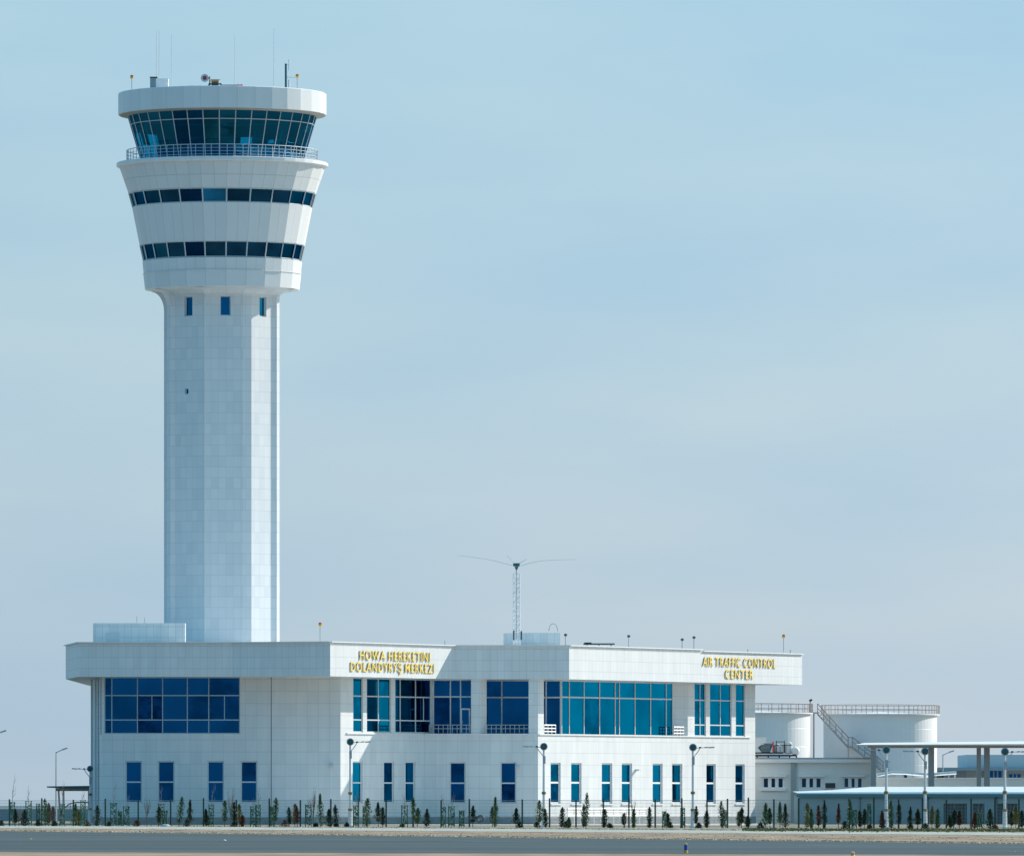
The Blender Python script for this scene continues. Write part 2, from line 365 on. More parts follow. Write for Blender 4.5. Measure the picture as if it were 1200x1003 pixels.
# coping on the parapet
mb = MB()
def coping(a, b, z):
    c = (a+b)/2; L = (b-a).length; mb.box((c.x, c.y, z+.04), (L+.04, .35, .08), math.atan2(b.y-a.y, b.x-a.x))
for a, b in ((FA0,FA1),(FA1,FA2),(FA2,FB),(FB,FC),(FC,FD),(FD,D822)): coping(a, b, ZT+.03)
coping(D822+d60*.2, D940, ZT-.09); mb.build('coping', M['white'], bld)

ZS = 7.38    # sill line of the upper storey
oB = 2.3
WB0 = FB - n60*oB                   # origin of the sunlit left wall line
tAB = pxt(WB0, d60, 399); cAB = WB0 + d60*tAB
WC_y = FC.y + 0.15
tBC = (WC_y - WB0.y)/d60.y
WD0 = FD - n60*oB
tCD = (WC_y - WD0.y)/d60.y; cCD = WD0 + d60*tCD
tDe = pxt(WD0, d60, 885); cDe = WD0 + d60*tDe
A1y = BY + 2.5
pA = Vector((X(120, A1y), A1y)); pS = Vector((X(318, A1y), A1y))
dx = Vector((1.0, 0.0))
def wops(p, d, lst, ya, yb):
    r = []
    for a, b in lst:
        ta, tb = pxt(p, d, a), pxt(p, d, b); Y = p[1] + d[1]*(ta+tb)/2
        r.append((ta, tb, Z(yb, Y), Z(ya, Y)))
    return r
# left wing front
lowA = wops(pA, dx, [(147,166.5),(185,204.5),(243,262.5),(282,301.5)], 891.5, 940.5)
upA = wops(pA, dx, [(122.3,281.3)], 794, 859.5)[0]; upA = (upA[0], upA[1], upA[2], ZB)
mb = MB(); wall_faces(mb, pA, dx, 0, pS.x-pA.x, 0, ZB, lowA+[upA], .35)
mb.build('wall', M['panel'], bld)
for o in lowA: window(bld, pA, dx, *o, trans=[Z(916, A1y)], fw=.10, rec=.16)
window(bld, pA, dx, *upA, muls=[pxt(pA,dx,v) for v in (131,161,190.5,219.5,244.6)], trans=[Z(814.7,A1y), Z(843.3,A1y)], fw=.075, rec=.1, mf=M['frame'],
       short=[(pxt(pA,dx,v), Z(843.3,A1y), Z(814.7,A1y)) for v in (178,263)])
dA2 = (cAB - pS).normalized(); LA2 = (cAB - pS).length
mb = MB(); wall_faces(mb, pS, dA2, 0, LA2, 0, ZB); mb.build('wall', M['panel'], bld)
mb = MB(); mb.box((pS.x, pS.y-.004, ZB/2), (.07, .03, ZB)); mb.build('expansion_joint', M['plinth'], bld)
# oblique end of left wing with its full height posts
pE = Vector((X(108, 742), 742)); dE = (pA - pE).normalized(); LE = (pA - pE).length
opE = [(LE*.30, LE*.42, .6, ZB), (LE*.55, LE*.70, .6, ZB), (LE*.80, LE*.93, 7.3, ZB)]
mb = MB(); wall_faces(mb, pE, dE, 0, LE, 0, ZB, opE, .3); mb.build('wall', M['panel'], bld)
for o in opE: window(bld, pE, dE, *o, trans=[z for z in (3.6, 7.4, 9.6) if z > o[2]+.3], fw=.1, rec=.15)
for f_ in (.10, .48): mb = MB(); c = pE + dE*LE*f_ - Vector((-dE.y, dE.x))*.12; mb.tube([(c.x, c.y, 0), (c.x, c.y, ZB)], .08, 8); mb.build('downpipe', M['trim'], bld)
# sunlit left wall (lower + upper)
lowB = wops(WB0, d60, [(413.3,424.8),(450,461.8),(475.3,486.8)], 892, 940.5)
mb = MB(); wall_faces(mb, WB0, d60, tAB, tBC, 0, ZS, lowB, .3)
t507 = pxt(WB0, d60, 507)
upB = [(pxt(WB0,d60,a), pxt(WB0,d60,b), ZS+.12, ZB) for a, b in ((414,425.3),(430,458.3),(463.3,505.8))]
wall_faces(mb, WB0, d60, tAB, t507, ZS, ZB, upB, .3)
mb.build('wall', M['panel'], bld)
for o in lowB: window(bld, WB0, d60, *o, trans=[Z(917, 733)], fw=.1, rec=.16, mf=M['white'], sill=True)
zt1, zt2 = Z(815.8, 732), Z(843.5, 732)
window(bld, WB0, d60, *upB[0], trans=[zt1, zt2], fw=.085, rec=.12)
window(bld, WB0, d60, *upB[1], muls=[pxt(WB0,d60,444.3)], trans=[zt1, zt2], fw=.085, rec=.12)
window(bld, WB0, d60, *upB[2], muls=[pxt(WB0,d60,470), pxt(WB0,d60,488)], trans=[zt1, zt2], fw=.085, rec=.12, short=[(pxt(WB0,d60,497.5), zt2, zt1)])
# centre front wall
pC = Vector((WB0.x + d60.x*tBC, WC_y))
lowC = wops(pC, dx, [(527,545.5),(586.5,605)], 892.8, 940.8)
mb = MB(); wall_faces(mb, pC, dx, 0, cCD.x-pC.x, 0, ZS, lowC, .3); mb.build('wall', M['panel'], bld)
for o in lowC: window(bld, pC, dx, *o, trans=[Z(917.3, WC_y)], fw=.1, rec=.2, sill=True)
# ledge slab = balcony floor
mb = MB(); cg = Vector((X(507, WB0.y+d60.y*t507), WB0.y+d60.y*t507))
tDg = pxt(WD0, d60, 806)
mb.prism([pC + Vector((.3,.02)), Vector((cCD.x, WC_y+.02)), WD0 + d60*tDe - d60*.3 - n60*.05, Vector((5, 775)), Vector((-8, 765))], ZS-.28, ZS-.02)
mb.build('balcony_floor', M['concrete'], bld)
# recessed glazing
def gl(p, px0, px1, muls, trans, short=(), d=dx, z0=ZS, z1=ZB, fw=.10):
    ta, tb = pxt(p, d, px0), pxt(p, d, px1)
    return window(bld, p, d, ta, tb, z0, z1, muls=[pxt(p,d,v) for v in muls], trans=trans, fw=fw, rec=0.0, short=short)
p1 = Vector((cg.x, cg.y)); zt = Z(816.3, 740)
gl(p1, 507.3, 554, [527.8, 539.7], [zt])
dr = MB()
xa, xb, yd = X(539.7, p1.y), X(551, p1.y), p1.y-.09
for bx_ in ((xa+.05, .12), (xb-.05, .12)): dr.box((bx_[0], yd, (ZS+9.45)/2), (bx_[1], .07, 9.45-ZS))
dr.box(((xa+xb)/2, yd, 9.5), (xb-xa+.02, .07, .12)); dr.box(((xa+xb)/2, yd, ZS+.08), (xb-xa-.16, .07, .14))
dd = dr.build('balcony_door', M['white'], bld)
h = MB(); h.tube([(xa+.16, yd-.06, ZS+.95), (xa+.16, yd-.06, ZS+1.15)], .03, 6); h.build('handle', M['steel'], dd)
WDG0 = WD0 - n60*.80                           # plane of the big sunlit glazing
tcr = pxt(WDG0, d60, 657.5); pcr = WDG0 + d60*tcr
p2 = Vector((X(554, pcr.y), pcr.y)); gl(p2, 554, 657.5, [588, 622, 640], [Z(817, pcr.y)])
gl(WDG0, 657.5, 788, [666.7,684,702.2,720.4,725.4,743.7,762,780.3], [Z(818.0, 752)], d=d60)
te = pxt(WDG0, d60, 788)
# returns and piers
mb = MB()
pr = WDG0 + d60*te; po = WD0 + d60*pxt(WD0, d60, 806); wall_faces(mb, pr, (po-pr).normalized(), 0, (po-pr).length, ZS, ZB); mb.build('return_wall', M['panel'], bld); mb = MB()            # return facing the camera
q0 = Vector((X(554, p1.y), p1.y)); wall_faces(mb, Vector((q0.x, pcr.y)), Vector((0,-1)), 0, pcr.y-q0.y, ZS, ZB); mb.build('return_wall', M['panel'], bld); mb = MB()
upD = [(pxt(WD0,d60,a), pxt(WD0,d60,b), ZS+.05, ZB) for a, b in ((814,827.3),(832,857.3),(862.3,873.2))]
tD806 = pxt(WD0, d60, 806)
wall_faces(mb, WD0, d60, tD806, tDe, ZS, ZB, upD, .25)
lowD = wops(WD0, d60, [(645.3,657),(669.3,681.5),(705.2,717.5),(728.6,740.7),(764.8,776.5),(787.7,799.6),(827.8,838.8),(861.8,872.8)], 893.5, 941.5)
lowD = [(a, b, 1.70, 5.08) for a, b, _, _ in lowD]
wall_faces(mb, WD0, d60, tCD, tDe, 0, ZS, lowD, .35)
mb.build('wall', M['panel'], bld)
for o in lowD: window(bld, WD0, d60, *o, trans=[3.44], fw=.13, rec=.17, mf=M['white'], sill=True)
zt1, zt2 = Z(820.8, 766), Z(849.6, 766)
window(bld, WD0, d60, *upD[0], muls=[pxt(WD0,d60,821.3)], trans=[zt1, zt2], fw=.085, rec=.12)
window(bld, WD0, d60, *upD[1], muls=[pxt(WD0,d60,845)], trans=[zt1, zt2], fw=.085, rec=.12)
window(bld, WD0, d60, *upD[2], trans=[zt1, zt2], fw=.085, rec=.12)
# right end wall and back walls (plain)
mb = MB(); wall_faces(mb, cDe, back, 0, 18, 0, ZB); bb = cDe + back*18
for a, b in ((bb, Vector((-12, 788))), (Vector((-12, 788)), Vector((pE.x, 778))), (Vector((pE.x, 778)), pE)):
    d_ = (b-a).normalized(); wall_faces(mb, a, d_, 0, (b-a).length, 0, ZB)
mb.build('rear_wall', M['panel'], bld)
def pier(px0, px1, px2):
    a = Vector((X(px0, WC_y), WC_y)); b = Vector((X(px1, WC_y), WC_y)); t = pxt(b, d60, px2); c = b + d60*t
    q = MB(); q.prism([a, b, c, Vector((a.x + (c.x-b.x)*.0, c.y))], ZS, ZB-.003); return q.build('pier', M['panel'], bld)
pier(552, 562, 570.3); pier(619.5, 630.5, 637.3)
# ledge under the upper windows
mb = MB()
def ledge(p, d, t0, t1, z):
    c = p + d*(t0+t1)/2 - Vector((-d[1], d[0]))*.03; mb.box((c.x, c.y, z), (t1-t0, .16, .10), math.atan2(d[1], d[0]))
ledge(WB0, d60, tAB+.9, tBC-.1, ZS+.02); ledge(pC, dx, .1, cCD.x-pC.x-.05, ZS+.03); ledge(WD0, d60, tCD+.1, tDe-.9, ZS+.02)
mb.build('ledge', M['white'], bld)
# plinth
mb = MB()
def plin(a, b, h_=.60):
    c = (a+b)/2; dv = (b-a).normalized(); c = c - Vector((-dv.y, dv.x))*.01
    mb.box((c.x, c.y, h_/2), ((b-a).length+.02, .09, h_), math.atan2(dv.y, dv.x))
for a, b in ((pE,pA),(pA,pS),(pS,cAB),(cAB,pC),(pC,cCD),(cCD,cDe)): plin(a, b)
mb.build('plinth', M['plinth'], bld)
# balcony railings
def rail(a, b, n, m, z0=ZS, h=.80, bars=(1.0, .62), r=.028, name='balcony_railing'):
    q = MB()
    for i in range(n+1): c = a + (b-a)*i/n; q.tube([(c.x,c.y,z0),(c.x,c.y,z0+h)], r, 6)
    for k in bars: q.tube([(a.x,a.y,z0+h*k),(b.x,b.y,z0+h*k)], r*1.1, 6)
    return q.build(name, m, bld)
ry = WC_y + .12
rail(Vector((X(503,ry),ry)), Vector((X(552,ry),ry)), 9, M['steel']); rail(Vector((X(570.5,ry+.2),ry+.2)), Vector((X(619.5,ry+.2),ry+.2)), 9, M['steel'])
rD = WD0 - n60*.12
rail(rD + d60*pxt(rD,d60,637.5), rD + d60*pxt(rD,d60,651), 3, M['white'], bars=(1.0,.66,.33), r=.045)
rail(rD + d60*pxt(rD,d60,789.5), rD + d60*pxt(rD,d60,801), 3, M['white'], bars=(1.0,.66,.33), r=.045)
# small fittings on the walls
mb = MB()
for px, py, (p, d) in ((388,897,(pS,dA2)),(606.5,899,(pC,dx)),(745,902,(WD0,d60))):
    t = pxt(p, d, px); c = p + d*t - Vector((-d[1], d[0]))*.2; mb = MB(); mb.box((c.x, c.y, Z(py, c.y)), (.30, .35, .16), math.atan2(d[1], d[0])); mb.build('wall_light', M['trim'], bld)

# roof enclosures
mb = MB(); Yp = 735
mb.prism([(X(109,Yp),Yp),(X(217,Yp),Yp),(X(217,Yp),Yp+1.5),(X(109,Yp),Yp+1.5)], ZT, Z(730, Yp)); pe = mb.build('roof_enclosure', M['rooftop'], bld)
mb = MB(); mb.box(((X(124,Yp)+X(140,Yp))/2, Yp-.03, (ZT+Z(745.5,Yp))/2+.3), (X(140,Yp)-X(124,Yp), .06, Z(745.5,Yp)-ZT)); mb.build('hatch', M['trim'], pe)
mb = MB()
for px, yy in ((160.5,721.5),(169.5,723)): mb = MB(); mb.tube([(X(px,Yp+1),Yp+1,Z(731,Yp)),(X(px,Yp+1),Yp+1,Z(yy,Yp))], .03, 6); mb.build('vent_pipe', M['steel'], pe)
Yp = 762
mb = MB(); mb.prism([(X(590,Yp),Yp+2.5),(X(602,Yp),Yp),(X(656.5,Yp),Yp),(X(656.5,Yp),Yp+6),(X(590,Yp),Yp+6)], ZT, Z(741.5, Yp)); pe2 = mb.build('roof_enclosure', M['rooftop'], bld)
mb = MB(); cx, cr_ = X(648.3, Yp+1), 5.2/K*Yp
mb.tube([(cx + cr_*math.cos(a), Yp+1, Z(741.5,Yp)+.15 + cr_*1.75*math.sin(a)) for a in [math.pi*i/14 for i in range(15)]], .035, 6); mb.build('hoop', M['steel'], pe2)

# ------------------------------------------------------------ lettering
_tc = {}
def letter_mesh(ch, ext_):
    key = (ch, ext_)
    cu = bpy.data.curves.new('glyph', 'FONT'); cu.body = ch; cu.size = 1.0; cu.extrude = ext_; cu.offset = 0.008
    ob = bpy.data.objects.new('glyph', cu); sc.collection.objects.link(ob)
    dg = bpy.context.evaluated_depsgraph_get(); ev = ob.evaluated_get(dg); me = bpy.data.meshes.new_from_object(ev)
    bpy.data.objects.remove(ob); bpy.data.curves.remove(cu)
    return me
def maxx(me): return max(v.co.x for v in me.vertices) if len(me.vertices) else 0
def minx(me): return min(v.co.x for v in me.vertices)
def sign_line(parent, text, p, d, px0, px1, py0, py1):
    full = letter_mesh(text, .0); x1, x0 = maxx(full), minx(full)
    t0, t1 = pxt(p, d, px0), pxt(p, d, px1); Y = p[1] + d[1]*(t0+t1)/2
    zb, zt_ = Z(py1, Y), Z(py0, Y); cap = max(v.co.y for v in letter_mesh('H', 0).vertices)
    sx = (t1-t0)/(x1-x0); sz = (zt_-zb)/cap; out = -Vector((-d[1], d[0]))
    for i, ch in enumerate(text):
        if ch == ' ': continue
        me = letter_mesh(ch, .5); adv = maxx(letter_mesh(text[:i+1], 0)) - maxx(me)
        for v in me.vertices:
            t = t0 + (v.co.x*.88 + adv - x0)*sx; dep = .07 + v.co.z*.05
            q_ = Vector((p[0], p[1])) + d*t + out*dep; L = parent_world(parent)
            v.co = (q_.x-L.x, q_.y-L.y, zb + v.co.y*sz - L.z)
        me.materials.clear(); me.materials.append(M['gold']); me.materials.append(M['letter_shade']); me.update()
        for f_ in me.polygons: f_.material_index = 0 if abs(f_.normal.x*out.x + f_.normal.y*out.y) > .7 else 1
        o = bpy.data.objects.new('letter', me); sc.collection.objects.link(o); o.parent = parent
c = FB + d60*tB*.45
sg = thing('building_sign', 'gold raised letters reading HOWA HEREKETINI DOLANDYRYŞ MERKEZI on the left sunlit fascia', 'sign', (c.x, c.y-.3, 12.2))
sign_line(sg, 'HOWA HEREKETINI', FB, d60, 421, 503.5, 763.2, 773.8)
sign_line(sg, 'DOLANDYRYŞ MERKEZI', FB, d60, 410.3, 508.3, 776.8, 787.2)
c = FD + d60*t940*.8
sg = thing('building_sign', 'gold raised letters reading AIR TRAFFIC CONTROL CENTER on the right sunlit fascia', 'sign', (c.x, c.y-.3, 12.2))
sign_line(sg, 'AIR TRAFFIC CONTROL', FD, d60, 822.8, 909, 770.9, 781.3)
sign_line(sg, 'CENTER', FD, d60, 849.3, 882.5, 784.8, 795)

# ------------------------------------------------------------ control tower
TY = 750.0; S = K/TY; TX = X(260.5, TY)
def TZ(py): return Z(py, TY)
tw = thing('control_tower', 'tall white airport control tower with flared glass-banded head and glazed cab', 'tower', (TX, TY, 0))
def ring(r, z, n, off): return [(TX + r*math.sin(R(a)), TY - r*math.cos(R(a)), z) for a in [off + 360.0/n*k for k in range(n)]]
def angd(q): return math.degrees(math.atan2(q[0]-TX, -(q[1]-TY)))
def uv_ang(step, off, zstep, z0=0):
    def f(q, nrm, p):
        c = p.center; ca = angd((c[0]+TX, c[1]+TY)); a = angd(q)
        while a - ca > 180: a -= 360
        while a - ca < -180: a += 360
        if math.hypot(q[0]-TX, q[1]-TY) < .05: a = ca
        return ((a-off)/step, (q[2]-z0)/zstep)
    return f
# shaft
R8 = 4.72; z0s, z1s = 0.0, TZ(350)
def oc(a, r_=R8): return Vector((r_*math.sin(R(a)), -r_*math.cos(R(a))))
v29 = oc(29); e16 = (v29 - oc(-16)).normalized(); e74 = (oc(74) - v29).normalized()
plan = [v29 + e74*.42, Vector((4.18, -1.749)), Vector((4.607, -1.541)), Vector((4.82, -1.17)), Vector((4.49, -.90)),
        oc(119), oc(164), oc(209), oc(254), oc(299), oc(344), v29 - e16*.42]
shaft_win = []
mb = MB()
for k in range(len(plan)):
    A = plan[k] + Vector((TX, TY)); B = plan[(k+1) % len(plan)] + Vector((TX, TY)); d_ = (B-A).normalized(); L = (B-A).length
    ops = []
    if L > 2:
        px_mid = L/2 + {0: .18, 10: .12}.get(k, 0); ops = [(px_mid-.44, px_mid+.44, TZ(373.2), TZ(350.3))]
        if k == 9: ops.append((L*.44-.18, L*.44+.22, TZ(464), TZ(457.5)))
    wall_faces(mb, A, d_, 0, L, z0s, z1s, ops, .3)
    shaft_win.append((A, d_, ops))
fl = []
for i in range(7):
    ang = i/6*math.pi/2; f_ = 1 + .31*(1-math.cos(ang))
    fl.append([(TX+p_.x*f_, TY+p_.y*f_, z1s + (TZ(341)-z1s)*math.sin(ang)) for p_ in plan])
mb.loft(fl)
mb.build('shaft', M['shaft'], tw)
corn = [299, 254]
for A, d_, ops in shaft_win:
    for i, o in enumerate(ops):
        window(tw, A, d_, *o, fw=.07 if i == 0 else .05, rec=.22)
mb = MB()
for a in corn:
    u = Vector((math.sin(R(a)), -math.cos(R(a)))); v = Vector((math.cos(R(a)), math.sin(R(a)))); hw = .34
    prof = [(5.02, 0.0), (5.02, TZ(364))] + [(5.02 + 1.15*(1-math.cos(t)), TZ(364) + (TZ(341.2)-TZ(364))*math.sin(t)) for t in [math.pi/2*i/8 for i in range(1, 9)]]
    rings = []
    for r_, z_ in prof:
        ri = 4.2
        rings.append([(TX+u.x*ri-v.x*hw, TY+u.y*ri-v.y*hw, z_), (TX+u.x*r_-v.x*hw, TY+u.y*r_-v.y*hw, z_), (TX+u.x*r_+v.x*hw, TY+u.y*r_+v.y*hw, z_), (TX+u.x*ri+v.x*hw, TY+u.y*ri+v.y*hw, z_)])
    q = MB(); q.loft(rings); q.build('corner_rib', M['shaft'], tw)
for a in (344, 164):
    q = MB(); u = (math.sin(R(a)), -math.cos(R(a))); q.box((TX+u[0]*(R8+.01), TY+u[1]*(R8+.01), TZ(352)/2), (.10, .10, TZ(352)), R(a)); q.build('corner_trim', M['white'], tw)
# flared head
def rz(px, py): return (px/S, TZ(py))
def cone_part(name, prof, n, off, m, uvf=None):
    q = MB(); q.loft([ring(r_, z_, n, off) for r_, z_ in prof]); return q.build(name, m, tw, uvf=uvf)
uc = uv_ang(7.5, 4.5, 1.0)
def zuv(lo, hi, rows):                      # rows of panels between two heights
    return uv_ang(7.5, 4.5, (hi-lo)/rows, lo)
cone_part('head_cladding', [(5.8, TZ(341)-.01), rz(90.5, 340), rz(92.5, 322.2), rz(93.3, 322), rz(93.3, 321.4), rz(92.6, 321.2)], 24, 4.5, M['slab'], uvf=uv_ang(15, 4.5, 100, 0))
cone_part('head_cladding', [rz(92.2, 321.2), rz(93.6, 307), rz(92.3,306.9)], 24, 4.5, M['cone'], uvf=uv_ang(7.5, 4.5, 100, 0))
cone_part('head_cladding', [rz(95.6, 288.3), rz(96.9, 288), rz(105.6, 244), rz(104.4, 243.8)], 24, 4.5, M['cone'], uvf=uv_ang(7.5, 4.5, 100, 0))
z_a, z_b = TZ(227.3), TZ(197)
cone_part('head_cladding', [rz(108.8, 227.6), rz(110, 227.3), rz(120.5, 197)], 24, 4.5, M['cone'], uvf=uv_ang(7.5, 4.5, (z_b-z_a)/2, z_a))
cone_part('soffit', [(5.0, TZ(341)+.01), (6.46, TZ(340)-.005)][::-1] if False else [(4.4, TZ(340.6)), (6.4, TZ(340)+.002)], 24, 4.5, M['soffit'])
def band(r0, y0, r1, y1):                   # ribbon windows, one per facet, mullions on the facet edges
    z0, z1 = TZ(y0), TZ(y1); n = 24
    for k in range(n):
        a0, a1 = 4.5 + 15*k, 4.5 + 15*(k+1); ins = .10
        def P(a, r_, z_): return Vector((TX + r_*math.sin(R(a)), TY - r_*math.cos(R(a)), z_))
        f = MB(); f.tube([P(a0, r0/S-.03, z0), P(a0, r1/S-.03, z1)], .06, 4)
        c0, c1 = P(a0, r0/S-.06, z0), P(a1, r0/S-.06, z0); e0, e1 = P(a0, r1/S-.06, z1), P(a1, r1/S-.06, z1)
        f.tube([c0+Vector((0,0,.03)), c1+Vector((0,0,.03))], .05, 4); f.tube([e0-Vector((0,0,.03)), e1-Vector((0,0,.03))], .05, 4)
        fr = f.build('window', M['trim'], tw)
        g_ = MB(); k_ = ins
        b0, b1 = P(a0, r0/S-k_, z0), P(a1, r0/S-k_, z0); t0, t1 = P(a0, r1/S-k_, z1), P(a1, r1/S-k_, z1)
        g_.poly([b0, b1, t1, t0]); inn = Vector((TX, TY, 0))
        for A_, B_ in ((b0, b1),): pass
        q0, q1, q2, q3 = [p_ + (Vector((TX,TY,p_.z))-p_).normalized()*.04 for p_ in (b0, b1, t1, t0)]
        g_.poly([q3, q2, q1, q0]); g_.build('pane', M['ribglassb'] if grnd.random() < .2 else M['ribglass'], fr)
band(92.6, 306.5, 96.8, 288); band(105.3, 243.8, 109.9, 227.3)
# dark core behind ribbon windows, keeps the head solid
cone_part('deck', [rz(119, 197), rz(121.5, 197), rz(124, 195.8), rz(124, 192.3), rz(123, 191.6), (.01, TZ(191.6))], 48, 0, M['white'])
# cab
n36 = 36
def P36(a, r_, z_): return Vector((TX + r_*math.sin(R(a)), TY - r_*math.cos(R(a)), z_))
zc0, zc1, zct = TZ(191.4), TZ(137.5), TZ(147.2)
rc0, rc1 = 94.5/S, 110.5/S
def rcz(z_): return rc0 + (rc1-rc0)*(z_-zc0)/(zc1-zc0)
for k in range(n36):
    a0, a1 = 10*k, 10*(k+1)
    f = MB(); f.tube([P36(a0, rc0, zc0), P36(a0, rc1, zc1)], .042, 4)
    f.tube([P36(a0, rcz(zct), zct), P36(a1, rcz(zct), zct)], .036, 4)
    f.tube([P36(a0, rc0, zc0+.05), P36(a1, rc0, zc0+.05)], .05, 4)
    fr = f.build('cab_window', M['trim'], tw)
    g_ = MB(); g_.poly([P36(a0, rc0-.03, zc0), P36(a1, rc0-.03, zc0), P36(a1, rc1-.03, zc1), P36(a0, rc1-.03, zc1)]); g_.build('pane', M['cabglass'], fr)
# cab interior: ceiling, blinds on the far side, desks and a stair core
cone_part('cab_ceiling', [(.02, zc1-.1), (rc1-.1, zc1-.1)][::-1], 36, 0, M['interior'])
rnd = random.Random(5)
for k in range(n36):
    a0, a1 = 10*k, 10*(k+1); mid = (a0+5) % 360
    if 70 < mid < 290:
        low = zc0 + (zc1-zc0)*rnd.choice([0.0, 0.45, 0.02, 0.7, 0.62, .0])
        q = MB(); q.poly([P36(a0, rcz(low)-.15, low), P36(a1, rcz(low)-.15, low), P36(a1, rc1-.15, zc1-.11), P36(a0, rc1-.15, zc1-.11)])
        q.build('roller_blind', M['interior'], tw)
mb = MB()
for k in range(12):
    if k in (3, 8): continue
    a = 30*k+8; c = P36(a, 5.0, zc0+.65); mb.box((c.x, c.y, c.z), (2.0, .8, 1.25), R(a)); mb.box((c.x, c.y, c.z+.95), (1.1, .12, .5), R(a))
mb.box((TX-.8, TY+.6, zc0+1.0), (1.6, 1.8, 2.0)); mb.build('controller_desk', M['interior'], tw)
# roof slab
zs0, zs1 = TZ(135.6), TZ(110.2)
cone_part('cab_roof', [rz(108, 136.8), rz(121, 135.8), rz(122, 135.2), rz(122, 111), rz(121, 110.2), (.01, zs1)], 36, 0, M['slab'], uvf=uv_ang(10, 0, 100, 0))
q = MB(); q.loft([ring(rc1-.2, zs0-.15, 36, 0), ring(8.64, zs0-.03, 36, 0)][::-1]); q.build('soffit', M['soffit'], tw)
# gallery railing
q = MB(); rr = 112/S; zr0, zr1 = TZ(191.6), TZ(177.2)
for k in range(76): a = 360/76*k; q.tube([P36(a, rr, zr0), P36(a, rr, zr1)], .028, 5)
for f_ in (1.0, .72, .46, .2):
    z_ = zr0 + (zr1-zr0)*f_; q.tube([P36(5*k, rr, z_) for k in range(73)], .035 if f_ == 1 else .02, 5, caps=False)
q.build('gallery_railing', mat('rail_paint', (0.50, 0.58, 0.62), .4), tw)

# things on the tower roof
ZR = zs1
def roofpt(px, dy=0.0): Y = TY + dy; return X(px, Y), Y
def whip(px, top, dy, label, r=.022, grp='whip antennas on the tower roof'):
    x, y = roofpt(px, dy); t = thing('whip_antenna', label, 'antenna', (x, y, ZR), grp)
    q = MB(); q.tube([(x,y,ZR),(x,y,ZR+.5)], .06, 8); q.build('base', M['steel'], t)
    q = MB(); zt_ = Z(top, y); q.tube([(x,y,ZR+.5),(x,y,(ZR+zt_)/2),(x,y,zt_)], [r*1.6, r*1.1, r*.8], 6); q.build('rod', M['trim'], t)
whip(183.3, 36, 1, 'thin whip antenna, left one of the close pair above the white roof box')
whip(186.6, 36, 0, 'thin whip antenna, right one of the close pair above the white roof box')
whip(201, 41, 2, 'faint whip antenna standing alone just right of the white roof box')
whip(275.3, 41, 3, 'whip antenna standing behind the dark roof machinery')
whip(321, 34, 0, 'tallest whip antenna on the right side of the tower roof')
x, y = roofpt(186.2, -1.5); t = thing('roof_cabinet', 'white louvred equipment box at the left on the tower roof', 'equipment box', (x, y, ZR))
q = MB(); ztop = Z(93, y); q.box((x+.3, y, (ZR+ztop)/2), (1.0, 1.2, ztop-ZR)); 
for i in range(5): q.box((x-.2+.22*i, y-.62, (ZR+ztop)/2), (.04, .04, ztop-ZR-.1))
q.build('housing', M['white'], t)
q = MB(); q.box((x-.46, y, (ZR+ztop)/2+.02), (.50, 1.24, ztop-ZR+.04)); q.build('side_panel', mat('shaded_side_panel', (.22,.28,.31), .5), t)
q = MB(); q.box((x-.42, y, ztop+.1), (.62, 1.3, .09)); q.build('cap', M['dark'], t)
def obst(px, top, base, Y, label, tall, grp='red obstruction lights'):
    x = X(px, Y); t = thing('obstruction_light', label, 'warning light', (x, Y, base), grp)
    q = MB(); q.tube([(x,Y,base),(x,Y,Z(top,Y)-.28)], .035, 6); q.build('post', M['steel'], t)
    q = MB(); q.lathe([(.02,Z(top,Y)-.30),(.13,Z(top,Y)-.26),(.15,Z(top,Y)-.12)], (x,Y), 10); q.build('fitting', M['yellow'], t)
    q = MB(); q.lathe([(.14,Z(top,Y)-.12),(.13,Z(top,Y)-.02),(.02,Z(top,Y)+.03)], (x,Y), 10); q.build('lens', M['red'], t)
obst(154.6, 88.5, ZR, TY-1, 'small red warning light on a post at the left rim of the tower roof', 1)
obst(348.4, 87.5, ZR, TY, 'red and yellow warning light on a post near the right rim of the tower roof', 1)
obst(279.5, 99.5, ZR, TY-5, 'tiny red light at the end of the low dark roof rail, left of its twin', 0)
obst(283.0, 99.5, ZR, TY-5, 'tiny red light at the end of the low dark roof rail, right of its twin', 0)
# mast with dipoles
x, y = roofpt(335, 0); t = thing('antenna_mast', 'short dark mast with side arm and dipoles on the right of the tower roof', 'antenna', (x, y, ZR))
q = MB(); q.tube([(x,y,ZR),(x,y,Z(75,y))], .09, 8); q.build('pole', M['teal'], t)
q = MB(); q.tube([(x,y,Z(91,y)),(X(346.5,y),y,Z(91.5,y))], .05, 6); q.tube([(x-.15,y,Z(76,y)),(X(339,y),y,Z(76,y))], .03, 6); q.build('arm', M['white'], t)
q = MB(); x2 = X(338.8, y); q.tube([(x2,y,Z(83,y)),(x2,y,Z(70,y))], .05, 6); q.build('dipole', M['trim'], t)
q = MB(); q.tube([(x2,y,ZR),(x2,y,Z(94,y))], .08, 6); q.build('lower_pole', M['trim'], t)
